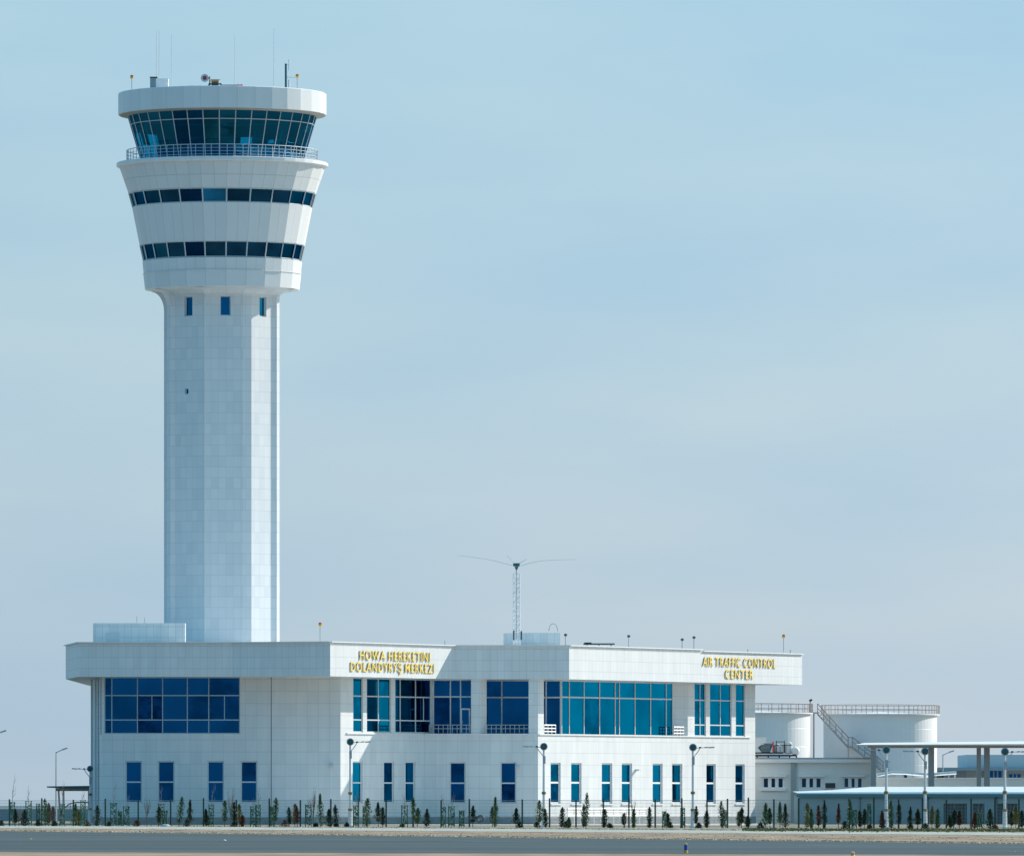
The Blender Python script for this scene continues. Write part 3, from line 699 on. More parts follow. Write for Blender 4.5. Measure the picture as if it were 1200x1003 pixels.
# searchlight with cart
yy = TY-5; x = X(240, yy); t = thing('searchlight', 'round searchlight with reddish lens facing out beside the roof machinery', 'searchlight', (X(245,yy), yy, ZR))
zc = Z(92, yy); zRf = ZR
q = MB()
prof = [(.02,-.30),(.16,-.26),(.28,-.1),(.33,.1),(.33,.22)]
def disc(q, cx, cy, cz, prof, n=20):    # lathe about the -Y axis
    q.loft([[(cx + r_*math.cos(2*math.pi*k/n), cy - l_, cz + r_*math.sin(2*math.pi*k/n)) for k in range(n)] for r_, l_ in prof])
disc(q, x, yy, zc, prof); q.build('drum', M['teal'], t)
q = MB(); disc(q, x, yy, zc, [(.33,.21),(.18,.215)]); q.build('rim', M['steel'], t)
q = MB(); disc(q, x, yy, zc, [(.19,.2),(.01,.23)]); q.build('lens', mat('dark_red_lens', (.30,.03,.06), .3), t)
q = MB(); q.tube([(X(245.8,yy),yy,zRf),(X(245.8,yy),yy,zc+.15)], .06, 8); q.tube([(X(245.8,yy),yy,zc),(x+.1,yy+.1,zc)], .06, 8); q.build('stand', M['rust'], t)
x = X(252, yy); t = thing('roof_winch', 'dark roof winch with hooked legs and yellow top beside the searchlight', 'winch', (x, yy, ZR))
q = MB(); q.box((x, yy, Z(100.5,yy)), (.55,.8,.45)); q.build('base', M['dark'], t)
q = MB(); q.box((x, yy, Z(95.5,yy)), (.62,.6,.22)); q.build('motor', mat('ochre_motor', (.42,.24,.07), .5), t)
q = MB(); q.box((x, yy, Z(94,yy)), (1.0,.5,.06)); q.box((x, yy, Z(97.7,yy)), (.4,.5,.14)); q.build('plate', M['trim'], t)
q = MB()
for s_ in (-1, 1): q.tube([(x+s_*.28,yy,Z(99,yy)),(x+s_*.48,yy,Z(98.5,yy)),(x+s_*.56,yy,Z(102,yy)),(x+s_*.56,yy,ZR)], .07, 6)
q.build('leg', M['dark'], t)
x = X(269, yy); t = thing('roof_rail', 'low dark rail along the tower roof edge right of the winch', 'rail', (x, yy, ZR))
q = MB(); q.tube([(X(258,yy),yy,Z(100.8,yy)),(X(282,yy),yy,Z(100.8,yy))], .09, 6)
for px in (260,267,274,281): q.tube([(X(px,yy),yy,ZR),(X(px,yy),yy,Z(101,yy))], .05, 6)
q.build('bar', M['dark'], t)
x = X(223.5, yy); t = thing('roof_hatch', 'low grey domed hatch on the tower roof left of the searchlight', 'hatch', (x, yy, ZR))
zl = Z(104.5, yy)
q = MB(); q.box((x, yy, (ZR+zl)/2), (.8,.8,zl-ZR)); q.build('curb', M['trim'], t)
q = MB(); q.loft([[(x+sx_*a_, yy+sy_*a_, z_) for sx_, sy_ in ((-1,-1),(1,-1),(1,1),(-1,1))] for a_, z_ in ((.48,zl),(.45,zl+.15),(.2,zl+.26),(.01,zl+.28))]); q.build('dome', M['steel'], t)

# ------------------------------------------------------------ things on the low roof
yy = 750; x = X(605.3, yy)
t = thing('lattice_mast', 'white lattice mast with dark head and drooping wire arms on the low roof', 'antenna mast', (x, yy, ZT))
q = MB(); zt_ = Z(672.5, yy); hw = .27
legs = [(x-hw, yy-hw), (x+hw, yy-hw), (x, yy+hw)]
for a in legs: q.tube([(a[0],a[1],ZT),(a[0],a[1],zt_)], .045, 6)
nz_ = 16; hh = (zt_-ZT)/nz_
for i in range(nz_):
    za, zb_ = ZT+i*hh, ZT+(i+1)*hh
    for j in range(3):
        a, b = legs[j], legs[(j+1)%3]
        if i % 2: a, b = b, a
        q.tube([(a[0],a[1],za),(b[0],b[1],zb_)], .028, 4); q.tube([(a[0],a[1],zb_),(b[0],b[1],zb_)], .028, 4)
q.build('lattice', M['white'], t)
q = MB(); q.tube([(x,yy,zt_-5.5),(x,yy,Z(667,yy))], .06, 8); q.build('inner_pole', M['steel'], t)
q = MB(); q.loft([[(x+r_*math.cos(math.pi*k/4), yy+r_*math.sin(math.pi*k/4), Z(py,yy)) for k in range(8)] for r_, py in ((.02,667.5),(.1,667),(.14,664.6),(.30,662.8),(.30,660),(.02,659.6))]); q.build('head', M['teal'], t)
for pts in ([(600,662.5),(584,658.2),(570,655),(545,651.8),(537,651)], [(611,662.8),(620,660),(633,657.2),(650,656),(675,655.5)], [(603,660),(599,655.5),(594,651)], [(608,660),(613,657.5),(617,655)]):
    q = MB(); q.tube([(X(a,yy),yy,Z(b,yy)) for a, b in pts], [.022-.003*i for i in range(len(pts))], 5); q.build('wire_arm', M['steel'], t)
q = MB()
for px in (602, 611): q.box((X(px,yy), yy-.3, Z(744.5,yy)), (.12,.1,.75))
q.build('control_box', M['teal'], t)
def post(px, top, Y, label, name='roof_post', ball=True, cat='post', grp='short posts on the low roof'):
    x = X(px, Y); t = thing(name, label, cat, (x, Y, ZT), grp); zt_ = Z(top, Y)
    q = MB(); q.tube([(x,Y,ZT),(x,Y,zt_)], .05, 6); q.build('pole', M['steel'], t)
    if ball: q = MB(); q.lathe([(.02,zt_-.12),(.14,zt_-.05),(.14,zt_+.08),(.02,zt_+.14)], (x,Y), 10); q.build('sensor', M['teal'], t)
post(521.6, 750.5, 745, 'tiny dark roof post above the shadow edge on the left fascia', ball=False)
post(662.8, 744, 752, 'short roof post with dark ball top beside the grey roof enclosure')
post(736.8, 745.5, 764, 'short roof post with dark top right of the flat solar panel')
post(799.5, 749.5, 772, 'short roof post with dark ball top, left of the pair near the roof step')
post(813.3, 747, 772, 'taller plain roof post, right of the pair near the roof step')
post(876.5, 760.5, 770, 'barely visible roof post above the word CONTROL', ball=False)
post(926.3, 761, 774, 'stubby roof post right of the orange lamp at the fascia end', ball=False)
obst(375.2, 729.5, ZT, 728, 'orange warning light on a slim post above the left front corner of the low roof', 1)
obst(918.3, 743.5, ZT-.1, 772, 'orange warning light on a slim post near the right end of the low roof', 1)
yy = 746; x = X(702, yy); t = thing('solar_panel', 'dark flat panel lying on the low roof edge right of the centre', 'solar panel', (x, yy, ZT))
q = MB(); q.box((x, yy, ZT+.34), (2.6, 1.2, .07), 0, R(4)); q.box((X(689,yy), yy, ZT+.42), (.6,.5,.09)); q.build('panel', M['dark'], t)
q = MB()
for px in (688, 702, 716): q.box((X(px,yy), yy, ZT+.16), (.08,.8,.3))
q.build('support', M['steel'], t)

# ------------------------------------------------------------ storage tanks
def tank(px, wpx, ytop, Yt, label, spx, hide_left=False):
    x = X(px, Yt); r_ = wpx/2/K*Yt; zt_ = Z(ytop, Yt)
    t = thing('storage_tank', label, 'storage tank', (x, Yt, 0), 'white storage tanks behind the annex')
    q = MB(); n = 72
    prof = [(r_+.1, 0), (r_, .05)]
    k = 1
    while k*2.0 < zt_-.3:
        prof += [(r_, k*2.0-.03), (r_-.018, k*2.0), (r_, k*2.0+.03)]; k += 1
    prof += [(r_, zt_-.2), (.01, zt_+.12)]
    q.lathe(prof, (x, Yt), n); q.build('shell', M['tank'], t)
    q = MB(); q.lathe([(r_, zt_-.28), (r_+.32, zt_-.26), (r_+.32, zt_-.14), (r_-.1, zt_-.14)], (x, Yt), n); q.build('rim_walkway', M['tank'], t)
    q = MB(); zr = zt_-.14; h_ = 1.0; rr = r_+.26; np_ = 34
    for k in range(np_):
        a = 2*math.pi*k/np_; q.tube([(x+rr*math.cos(a), Yt+rr*math.sin(a), zr), (x+rr*math.cos(a), Yt+rr*math.sin(a), zr+h_)], .04, 5)
    for f_ in (1.0, .5): q.tube([(x+rr*math.cos(2*math.pi*k/72), Yt+rr*math.sin(2*math.pi*k/72), zr+h_*f_) for k in range(73)], .03, 4, caps=False)
    q.build('railing', M['rust'], t)
    return t, x, r_, zt_
tank(884, 131, 833.8, 990, 'white storage tank half hidden behind the right end of the control centre', 0)
tk, tx_, tr_, tzt = tank(1031.5, 133, 835.3, 1000, 'white storage tank with a spiral stair around its left side', 0)
Yt = 1000; sy0, sy1 = Yt-7.6, Yt-6.7
sg_ = mat('grey_stair_steel', (.42,.42,.43), .6); sr_ = mat('stair_rail', (.36,.30,.29), .6)
def flight(p0, p1):
    a = Vector((X(p0[0],Yt), Z(p0[1],Yt))); b = Vector((X(p1[0],Yt), Z(p1[1],Yt))); n = max(3, int((a.y-b.y)/.24))
    q = MB()
    for i in range(n+1): c = a+(b-a)*i/n; q.box((c.x, (sy0+sy1)/2, c.y), (.30, .86, .05))
    for y_ in (sy0, sy1):
        for k in range(2): q.tube([(a.x,y_,a.y-.08-.10*k),(b.x,y_,b.y-.08-.10*k)], .06, 4)
    q.build('stair_flight', sg_, tk)
    q = MB()
    for y_ in (sy0, sy1):
        for h_, r_ in ((1.0,.04),(.5,.025)): q.tube([(a.x,y_,a.y+h_),(b.x,y_,b.y+h_)], r_, 5)
        for i in range(6): c = a+(b-a)*i/5; q.tube([(c.x,y_,c.y),(c.x,y_,c.y+1.0)], .03, 4)
    q.build('stair_railing', sr_, tk)
flight((955.5,835.5), (991,874.5)); flight((996,874.5), (1032,903))
for px0, px1, py in ((990,997,874.8),(1031,1040,903.2)):
    q = MB(); q.box(((X(px0,Yt)+X(px1,Yt))/2, (sy0+Yt-5.0)/2, Z(py,Yt)), (X(px1,Yt)-X(px0,Yt), Yt-5.0-sy0, .08)); q.build('stair_landing', sg_, tk)
    q = MB(); q.tube([(X(px0,Yt),sy0,Z(py,Yt)+1.0),(X(px1,Yt),sy0,Z(py,Yt)+1.0)], .04, 5); q.tube([(X(px0,Yt)+.1,sy0,0),(X(px0,Yt)+.1,sy0,Z(py,Yt)+1.0)], .05, 5); q.build('stair_post', sr_, tk)
q = MB(); q.box((X(953,Yt), Yt-3.9, Z(835.5,Yt)), (.9, 8.2, .08)); q.build('stair_landing', sg_, tk)
q = MB()
for y_ in (Yt-7.9, Yt-5, Yt-2): q.tube([(X(949,Yt),y_,Z(835.5,Yt)),(X(949,Yt),y_,Z(835.5,Yt)+1.0)], .04, 5)
q.tube([(X(949,Yt),Yt-7.9,Z(835.5,Yt)+1.0),(X(949,Yt),Yt,Z(835.5,Yt)+1.0)], .04, 5); q.tube([(X(951,Yt),Yt-7.5,0),(X(951,Yt),Yt-7.5,Z(836,Yt))], .08, 6); q.build('landing_railing', sr_, tk)
yy = 985; x = X(949.5, yy); t = thing('tank_lamp', 'small dark floodlight on a post between the two tank tops', 'floodlight', (x, yy, 11.6))
q = MB(); q.tube([(x,yy,Z(834,yy)),(x,yy,Z(821,yy))], .06, 6); q.build('post', M['rust'], t)
q = MB(); q.box((x+.05,yy,Z(820.3,yy)), (.34,.3,.24), 0, 0, R(-20)); q.build('lamp_head', M['teal'], t)

# ------------------------------------------------------------ annex, low garage, canopy
ay = 775
an = thing('annex_building', 'plain grey one-storey annex with three-pane windows right of the control centre', 'building', (X(955, ay), ay, 0))
pN = Vector((X(872, ay), ay)); zt_ = Z(893.5, ay); LN = X(1023, ay)-pN.x
ops = wops(pN, dx, [(893.8,918.6),(938.5,963),(988.5,1011)], 910.5, 923.5)
mb = MB(); wall_faces(mb, pN, dx, 0, LN, 0, zt_, ops, .25)
e0 = pN + dx*LN; wall_faces(mb, e0, Vector((0,1)), 0, 14, 0, zt_); wall_faces(mb, e0+Vector((0,14)), Vector((-1,0)), 0, LN, 0, zt_)
mb.build('wall', M['annex'], an)
for o in ops:
    ta, tb, za, zb_ = o; w3 = (tb-ta)/3
    f = window(an, pN, dx, ta, tb, za, zb_, muls=[], fw=.10, rec=.12, mf=M['white'], mp=mat('dark_annex_glass', (.01,.05,.09), .1, metal=.6))
    q = MB()
    for k in (1, 2): q.box((pN.x+ta+w3*k, ay+.10, (za+zb_)/2), (.30, .12, zb_-za-.19))
    q.build('mullion', M['white'], f)
    q = MB(); q.box((pN.x+(ta+tb)/2, ay-.06, za-.12), (tb-ta+.35, .3, .16)); q.box((pN.x+(ta+tb)/2, ay-.08, zb_+.12), (tb-ta+.45, .34, .16)); q.build('sill', M['white'], f)
mb = MB(); mb.box((pN.x+LN/2, ay+7, zt_+.16), (LN+.5, 14.8, .30)); mb.build('cornice', M['white'], an)
mb = MB(); mb.box((pN.x+LN/2, ay+7, zt_+.38), (LN+.3, 14.4, .14)); mb.build('roof', M['roof'], an)
mb = MB(); mb.box((X(929.5, ay), ay-.1, zt_/2), (.42, .18, zt_)); mb.build('downpipe', mat('grey_downpipe', (.30,.36,.38), .6), an)
# roof machinery
yy = ay+2; zr = zt_+.46
t = thing('rooftop_chiller', 'dark louvred chiller with pale cylinders and pipework on the annex roof', 'chiller', (X(908, yy), yy, zr))
q = MB(); q.box((X(908,yy), yy, zr+.18), (3.7, 1.6, .14)); q.box((X(900,yy), yy-.5, zr+.4), (2.6,.14,.12))
for px in (887,900,913,925,933): q.box((X(px,yy), yy-.6, zr+.08), (.12,.12,.2))
q.build('frame', M['dark'], t)
q = MB()
q.prism([(0,0),(1,0),(1,1)], 0, .01) if False else None
a0, a1 = X(888,yy), X(905.5,yy); zb_ = zr+.45; zt2_ = Z(872.5,yy)
q.loft([[(a0+.35,yy-.6,zb_),(a1-.25,yy-.6,zb_),(a1-.25,yy+.6,zb_),(a0+.35,yy+.6,zb_)],[(a0,yy-.7,(zb_+zt2_)/2+.1),(a1-.1,yy-.7,(zb_+zt2_)/2+.1),(a1-.1,yy+.7,(zb_+zt2_)/2+.1),(a0,yy+.7,(zb_+zt2_)/2+.1)],[(a0+.3,yy-.6,zt2_),(a1,yy-.6,zt2_),(a1,yy+.6,zt2_),(a0+.3,yy+.6,zt2_)]])
q.poly([(a0+.3,yy-.6,zt2_),(a1,yy-.6,zt2_),(a1,yy+.6,zt2_),(a0+.3,yy+.6,zt2_)]); q.build('condenser', M['teal'], t)
q = MB()
for i in range(7): q.box(((a0+a1)/2, yy-.72, zb_+.12+.11*i), (a1-a0-.5, .03, .03))
q.build('louvre', M['steel'], t)
q = MB(); q.box((X(905.8,yy), yy-.62, (zb_+zt2_)/2+.1), (.12,.1,1.0)); q.build('marker', M['red'], t)
for px, w_, h0, h1 in ((910.5,.48,.42,1.15),(917,.36,.42,1.05),(924,.5,.3,1.35)):
    q = MB(); xx = X(px,yy); q.lathe([(.01,zr+h0),(w_*.62,zr+h0+.05),(w_*.66,zr+h1-.12),(w_*.4,zr+h1),(.01,zr+h1+.02)], (xx,yy-.2), 14); q.build('cylinder', M['trim'], t)
q = MB(); xx = X(932,yy); disc(q, xx, yy-.2, zr+.55, [(.01,.5),(.28,.48),(.38,.3),(.38,-.2),(.01,-.4)][::-1]); q.build('end_drum', M['white'], t)
q = MB()
for px in (909.5, 919): q.tube([(X(px,yy),yy-.5,zr+.4),(X(px,yy),yy-.5,Z(867.5,yy))], .04, 6)
q.tube([(X(909.5,yy),yy-.5,Z(869,yy)),(X(919,yy),yy-.5,Z(869,yy))], .035, 6); q.tube([(X(908,yy),yy-.5,Z(873,yy)),(X(928,yy),yy-.5,Z(873,yy))], .035, 6)
q.tube([(X(895,yy),yy-.5,Z(871.5,yy)),(X(906,yy),yy-.5,Z(871.5,yy))], .05, 6); q.build('pipework', M['dark'], t)
yy = ay+5; t = thing('roof_box', 'pale plain box on the annex roof behind the chiller', 'equipment box', (X(891,yy), yy, zr))
q = MB(); q.box((X(890,yy), yy, (zr+Z(864.5,yy))/2), (1.15, 1.5, Z(864.5,yy)-zr)); q.build('housing', M['tank'], t)
q = MB(); q.box((X(890,yy), yy, Z(864.3,yy)), (1.25,1.6,.07)); q.build('lid', M['white'], t)

# low garage block
gy = 737
gb = thing('garage_building', 'long low shaded garage block with white sloping roof at the right edge', 'building', (X(1080, gy), gy, 0))
pG = Vector((X(936, gy), gy)); ze = Z(932, gy); LG = 38
mb = MB()
og = []
for a, b in ((958,972),(984,1003),(1100,1133.5),(1136,1141)): pass
og = wops(pG, dx, [(1105.5,1133.2),(1139.5,1153.6),(1168,1192.2)], 941, 966); og = [(a,b,.0,d_) for a,b,c_,d_ in og]
wall_faces(mb, pG, dx, 0, LG, 0, ze, og, 1.2); wall_faces(mb, pG+Vector((0,12)), Vector((0,-1)), 0, 12, 0, ze)
mb.build('wall', M['garage'], gb)
for a, b, c_, d_ in og:
    q = MB(); q.box((pG.x+(a+b)/2, gy+1.15, (c_+d_)/2), (b-a, .08, d_-c_))
    dr = q.build('garage_door', mat('dark_blue_door', (.05,.12,.16), .5), gb)
    q = MB()
    for tt in (a+.1, (a+b)/2, b-.1): q.box((pG.x+tt, gy+.3, d_/2), (.14, .1, d_))
    q.build('door_frame', M['teal'], dr)
mb = MB(); mb.box((pG.x+LG/2, gy-.13, ze+.02), (LG+.4, .30, .26)); mb.build('gutter', mat('teal_gutter', (.06,.20,.24), .5), gb)
mb = MB(); xg0, xg1 = pG.x-.15, pG.x+LG+.2; zz0, zz1 = ze+.16, Z(921.5, gy+3)
xk = X(1022, gy)
mb.loft([[(xg0,gy-.28,zz0),(xg0+1.2,gy-.28,zz0),(xk,gy-.28,zz0),(xg1,gy-.28,zz0)],[(xg0,gy-.2,zz0+.09),(X(975,gy),gy-.2,zz0+.12),(xk,gy-.2,zz0+.13),(xg1,gy-.2,zz0+.13)],[(xg0,gy+12,zz0+.2),(X(975,gy),gy+3,Z(925.5,gy+3)),(xk,gy+3,zz1),(xg1,gy+3,zz1+.02)]], close=False)
mb.poly([(xg0,gy+12,zz0+.2),(X(975,gy),gy+3,Z(925.5,gy+3)),(xk,gy+3,zz1),(xg1,gy+3,zz1+.02),(xg1,gy+12,zz1),(xk,gy+12,zz0)])
mb.build('roof', M['whiteroof'], gb)
for px in (1020, 1100, 1180): mb = MB(); mb.tube([(X(px-12,gy),gy-.12,ze-.1),(X(px-12,gy),gy-.12,0.0)], .05, 6); mb.build('downpipe', M['teal'], gb)
x, yy = X(973, 770), 770
t = thing('air_conditioner', 'dark air conditioner on a bracket on the annex wall between two windows', 'air conditioner', (x, yy, Z(923, yy)))
q = MB(); q.box((x, yy, Z(920,yy)), (.85,.4,.42)); q.build('casing', M['dark'], t)
q = MB(); q.tube([(x-.5,yy+1.5,Z(921,yy)),(x-.1,yy,Z(926,yy)),(x+.3,yy,Z(923,yy))], .06, 5); q.box((x+.1, yy+.6, Z(923.2,yy)), (.9,1.4,.06)); q.build('bracket', M['trim'], t)
# long parapet wall behind the garage
wy = 790
t = thing('parapet_wall', 'long pale wall with white coping rising behind the white garage roof', 'wall', (X(1110,wy), wy, 0))
q = MB(); q.box((X(1027,wy)+16, wy, Z(912.5,wy)/2), (32, .3, Z(912.5,wy))); q.build('wall', M['annex'], t)
q = MB(); q.box((X(1027,wy)+16, wy, Z(911.8,wy)), (32.1, .42, .12)); q.build('coping', M['white'], t)
# long white canopy on piers
cy_ = 772
t = thing('long_canopy', 'long white flat canopy on grey piers behind the garage', 'canopy', (X(1100,cy_), cy_, 0))
q = MB(); xa = X(1005,cy_); xb = X(1330,cy_+5)
q.loft([[(xa,cy_,Z(873.5,cy_)),(xb,cy_-8,Z(873.8,cy_)),(xb,cy_+5,Z(873.8,cy_)),(xa+1,cy_+10,Z(873.5,cy_))],[(xa-.2,cy_-.1,Z(872.3,cy_)),(xb,cy_-8.1,Z(871.8,cy_)),(xb,cy_+5,Z(866.3,cy_)),(xa+1,cy_+10,Z(869.2,cy_))]])
q.poly([(xa,cy_,Z(873.5,cy_)),(xa+1,cy_+10,Z(873.5,cy_)),(xb,cy_+5,Z(873.8,cy_)),(xb,cy_-8,Z(873.8,cy_))])
q.poly([(xa-.2,cy_-.1,Z(872.3,cy_)),(xb,cy_-8.1,Z(871.8,cy_)),(xb,cy_+5,Z(866.3,cy_)),(xa+1,cy_+10,Z(869.2,cy_))]); q.build('roof', M['whiteroof'], t)
q = MB(); q.loft([[(xa+.9,cy_+.5,Z(876,cy_)),(xb,cy_-6,Z(876.5,cy_)),(xb,cy_-4,Z(876.5,cy_)),(xa+.9,cy_+1.5,Z(876,cy_))],[(xa+.9,cy_+.5,Z(873.5,cy_)-.004),(xb,cy_-6,Z(873.8,cy_)-.004),(xb,cy_-4,Z(873.8,cy_)-.004),(xa+.9,cy_+1.5,Z(873.5,cy_)-.004)]])
q.poly([(xa+.9,cy_+.5,Z(876,cy_)),(xa+.9,cy_+1.5,Z(876,cy_)),(xb,cy_-4,Z(876.5,cy_)),(xb,cy_-6,Z(876.5,cy_))]); q.build('beam', mat('canopy_beam', (.40,.37,.35), .7), t)
for px, w_ in ((1023.5,.42),(1091.2,.50),(1147,.36),(1156.5,.48)):
    yq = cy_+.8 - (px-1005)*.010 ; q = MB(); q.box((X(px,yq), yq, Z(875.5,yq)/2), (w_, .5, Z(875.5,yq))); q.build('pier', mat('pier_concrete', (.36,.38,.39), .8), t)
# distant shed, pipe bridge and street lamps
fy = 1500
t = thing('distant_shed', 'big shed at the right edge, pale blue-grey with painted-in haze', 'building', (X(1180,fy), fy, 0))
hz = mat('hazed_sheet', (.62,.65,.66), .8, noise=.04, nscale=.1)  # haze put into the pale shed colours, not built as air
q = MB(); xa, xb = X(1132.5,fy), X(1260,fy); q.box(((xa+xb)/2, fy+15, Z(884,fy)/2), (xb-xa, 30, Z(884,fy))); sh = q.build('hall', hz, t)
q = MB(); xc = X(1072,fy); q.box(((xc+xa)/2, fy+12, Z(899,fy)/2), (xa-xc, 24, Z(899,fy))); q.build('side_hall', mat('hazed_sheet_dark', (.46,.53,.58), .8), t)
q = MB(); q.box(((xc+xb)/2, fy-2.2, Z(901,fy)), (xb-xc, 4, .5)); q.build('porch_roof', mat('hazed_porch', (.34,.42,.47), .8), t)
for px0, px1, y0, y1 in ((1160,1173.5,901,911.5),(1182.5,1196,907,911.5),(1152,1155,901,911.5)):
    q = MB(); q.box(((X(px0,fy)+X(px1,fy))/2, fy-.1, (Z(y0,fy)+Z(y1,fy))/2), (X(px1,fy)-X(px0,fy), .1, Z(y0,fy)-Z(y1,fy))); wn = q.build('window', M['glass'], t)
    q = MB()
    for f_ in (.33,.66): q.box((X(px0+(px1-px0)*f_,fy), fy-.2, (Z(y0,fy)+Z(y1,fy))/2), (.2,.1,Z(y0,fy)-Z(y1,fy)))
    q.build('frame', hz, wn)
fy = 900
t = thing('pipe_bridge', 'thin white wavy roof strip above the pale wall left of the canopy pier', 'roof', (X(1075,fy), fy, 0))
q = MB(); pts = [(1028,907.5),(1045,904.5),(1060,904.8),(1085,907),(1100,906),(1121,904.5)]
q.tube([(X(a,fy),fy,Z(b,fy)) for a, b in pts], .12, 6); q.loft([[(X(a,fy),fy+s_,Z(b,fy)+.12-.35*abs(s_-2)/2) for a, b in pts] for s_ in (0,2,4)], close=False); q.build('sheet', M['whiteroof'], t)
q = MB()
for px in (1032,1048,1059,1070,1085,1097,1112,1119): q.tube([(X(px,fy),fy+.5,0),(X(px,fy),fy+.5,Z(906.5,fy))], .07, 5)
q.build('post', M['white'], t)
q = MB(); q.box((X(1100.5,fy),fy+1,Z(909.5,fy)), (1.0,1,.35)); q.box((X(1061,fy),fy+1,Z(909,fy)), (.4,.5,.45)); q.build('valve', M['dark'], t)
def street_lamp(px, ytop, Y, label, dirn=1, arm=12):
    x = X(px, Y); t = thing('street_lamp', label, 'street lamp', (x, Y, 0), 'plain street lamps beyond the site'); zt_ = Z(ytop+3.5, Y); u = Y/K
    q = MB(); q.tube([(x,Y,0),(x,Y,zt_)], [.09,.055], 6); q.build('pole', M['steel'], t)
    q = MB(); q.tube([(x,Y,zt_-.1),(x+dirn*arm*u*.4,Y,zt_+1.3*u),(x+dirn*arm*u,Y,zt_+3.6*u)], .05, 6); q.build('arm', M['steel'], t)
    q = MB(); q.box((x+dirn*arm*u*.85, Y, zt_+3.1*u+.02), (.55,.3,.14), 0, 0, R(-18)*dirn); q.build('lamp_head', M['steel'], t)
street_lamp(65.8, 877, 860, 'slim grey street lamp rising behind the open shelter at the left')
street_lamp(-6, 856.5, 820, 'street lamp at the left edge, only its arm in view')
street_lamp(1105, 880, 980, 'slim grey street lamp behind the long canopy between two piers')

# left background: low blue-grey perimeter wall, open shelter
py_ = 880
t = thing('perimeter_wall', 'low blue-grey perimeter wall with white coping left of the control centre', 'wall', (X(30,py_), py_, 0))
q = MB(); q.box((-60, py_, Z(947.5,py_)/2), (60, .3, Z(947.5,py_))); q.build('wall', mat('blue_grey_wall', (.16,.24,.30), .8, noise=.15, nscale=.5), t)
q = MB(); q.box((-60, py_, Z(945.4,py_)), (60.1, .5, .26)); q.build('coping', M['white'], t)
sy = 780
t = thing('open_shelter', 'small open shelter with thin dark-edged flat roof left of the control centre', 'shelter', (X(80,sy), sy, 0))
q = MB(); q.loft([[(X(55,sy),sy,Z(922.5,sy)),(X(106,sy),sy,Z(924.5,sy)),(X(106,sy),sy+5,Z(924.5,sy)),(X(55,sy),sy+5,Z(922.5,sy))],[(X(55,sy),sy,Z(921,sy)),(X(106,sy),sy,Z(920.3,sy)),(X(106,sy),sy+5,Z(920.3,sy)),(X(55,sy),sy+5,Z(921,sy))]])
q.poly([(X(55,sy),sy,Z(921,sy)),(X(106,sy),sy,Z(920.3,sy)),(X(106,sy),sy+5,Z(920.3,sy)),(X(55,sy),sy+5,Z(921,sy))]); q.poly([(X(55,sy),sy,Z(922.5,sy)),(X(55,sy),sy+5,Z(922.5,sy)),(X(106,sy),sy+5,Z(924.5,sy)),(X(106,sy),sy,Z(924.5,sy))])
q.build('roof', M['teal'], t)
q = MB(); q.box((X(84.5,sy), sy+2, Z(924.8,sy)), (2.9, 3, .25)); q.build('beam', mat('shelter_beam', (.35,.30,.27), .8), t)
for a, b in (((69.5,944),(67.3,926)), ((73.7,966),(73,926)), ((103,966),(103,926))):
    q = MB(); q.tube([(X(a[0],sy),sy+2,0),(X(b[0],sy),sy+2,Z(b[1],sy))], .10, 6); q.build('post', M['steel'], t)
q = MB(); q.tube([(X(77,sy),sy-1,Z(946,sy)),(X(82,sy),sy-1,Z(941.5,sy)),(X(90,sy),sy-1,Z(939.8,sy)),(X(107,sy),sy-1,Z(939.8,sy))], .06, 6)
for px in (83,90,98,105): q.tube([(X(px,sy),sy-1,0),(X(px,sy),sy-1,Z(941,sy))], .035, 5)
q.build('handrail', M['teal'], t)

# ------------------------------------------------------------ site fence, lamp masts
def fbase(px): return 967.2 + (px/1200.0)*3.6
def FY(px): return YG(fbase(px))
posts = [11,49,86,123.4,162,200,238.5,277,315.6,352,387.7,420,452.5,484,517,550,580,612,644,675,707,737,767.8,799,828.5,852.5,877,906.9,936,966,995,1024,1053,1081,1109,1138,1166,1194,1222]
posts = [-26] + posts
fn = thing('mesh_fence', 'long see-through green wire mesh fence on slim dark posts before the buildings', 'fence', (X(600, FY(600)), FY(600), 0))
FH = 2.0
wire = mat('fence_wire', (.24,.33,.34), .6)
for i, px in enumerate(posts):
    Y = FY(px); x = X(px, Y); h_ = FH + .08*((i*37) % 5 - 2)/2
    q = MB(); q.box((x, Y, h_/2), (.11, .11, h_)); q.box((x, Y, h_+.02), (.11,.11,.04)); q.build('post', M['green_post'], fn)
    if i+1 < len(posts):
        Y2 = FY(posts[i+1]); a = Vector((x, Y)); b = Vector((X(posts[i+1], Y2), Y2)); L = (b-a).length; n = int(L/.13)
        q = MB(); rzv = math.atan2(b.y-a.y, b.x-a.x)
        for k in range(1, n): c = a + (b-a)*k/n; q.box((c.x, c.y, FH/2+.02), (.012,.008,FH-.1), rzv)
        for k in range(9): c = (a+b)/2; q.box((c.x, c.y, .1+k*(FH-.17)/8), (L-.05,.012,.012 if k not in (0,8) else .016), rzv)
        q.build('mesh_panel', wire, fn)
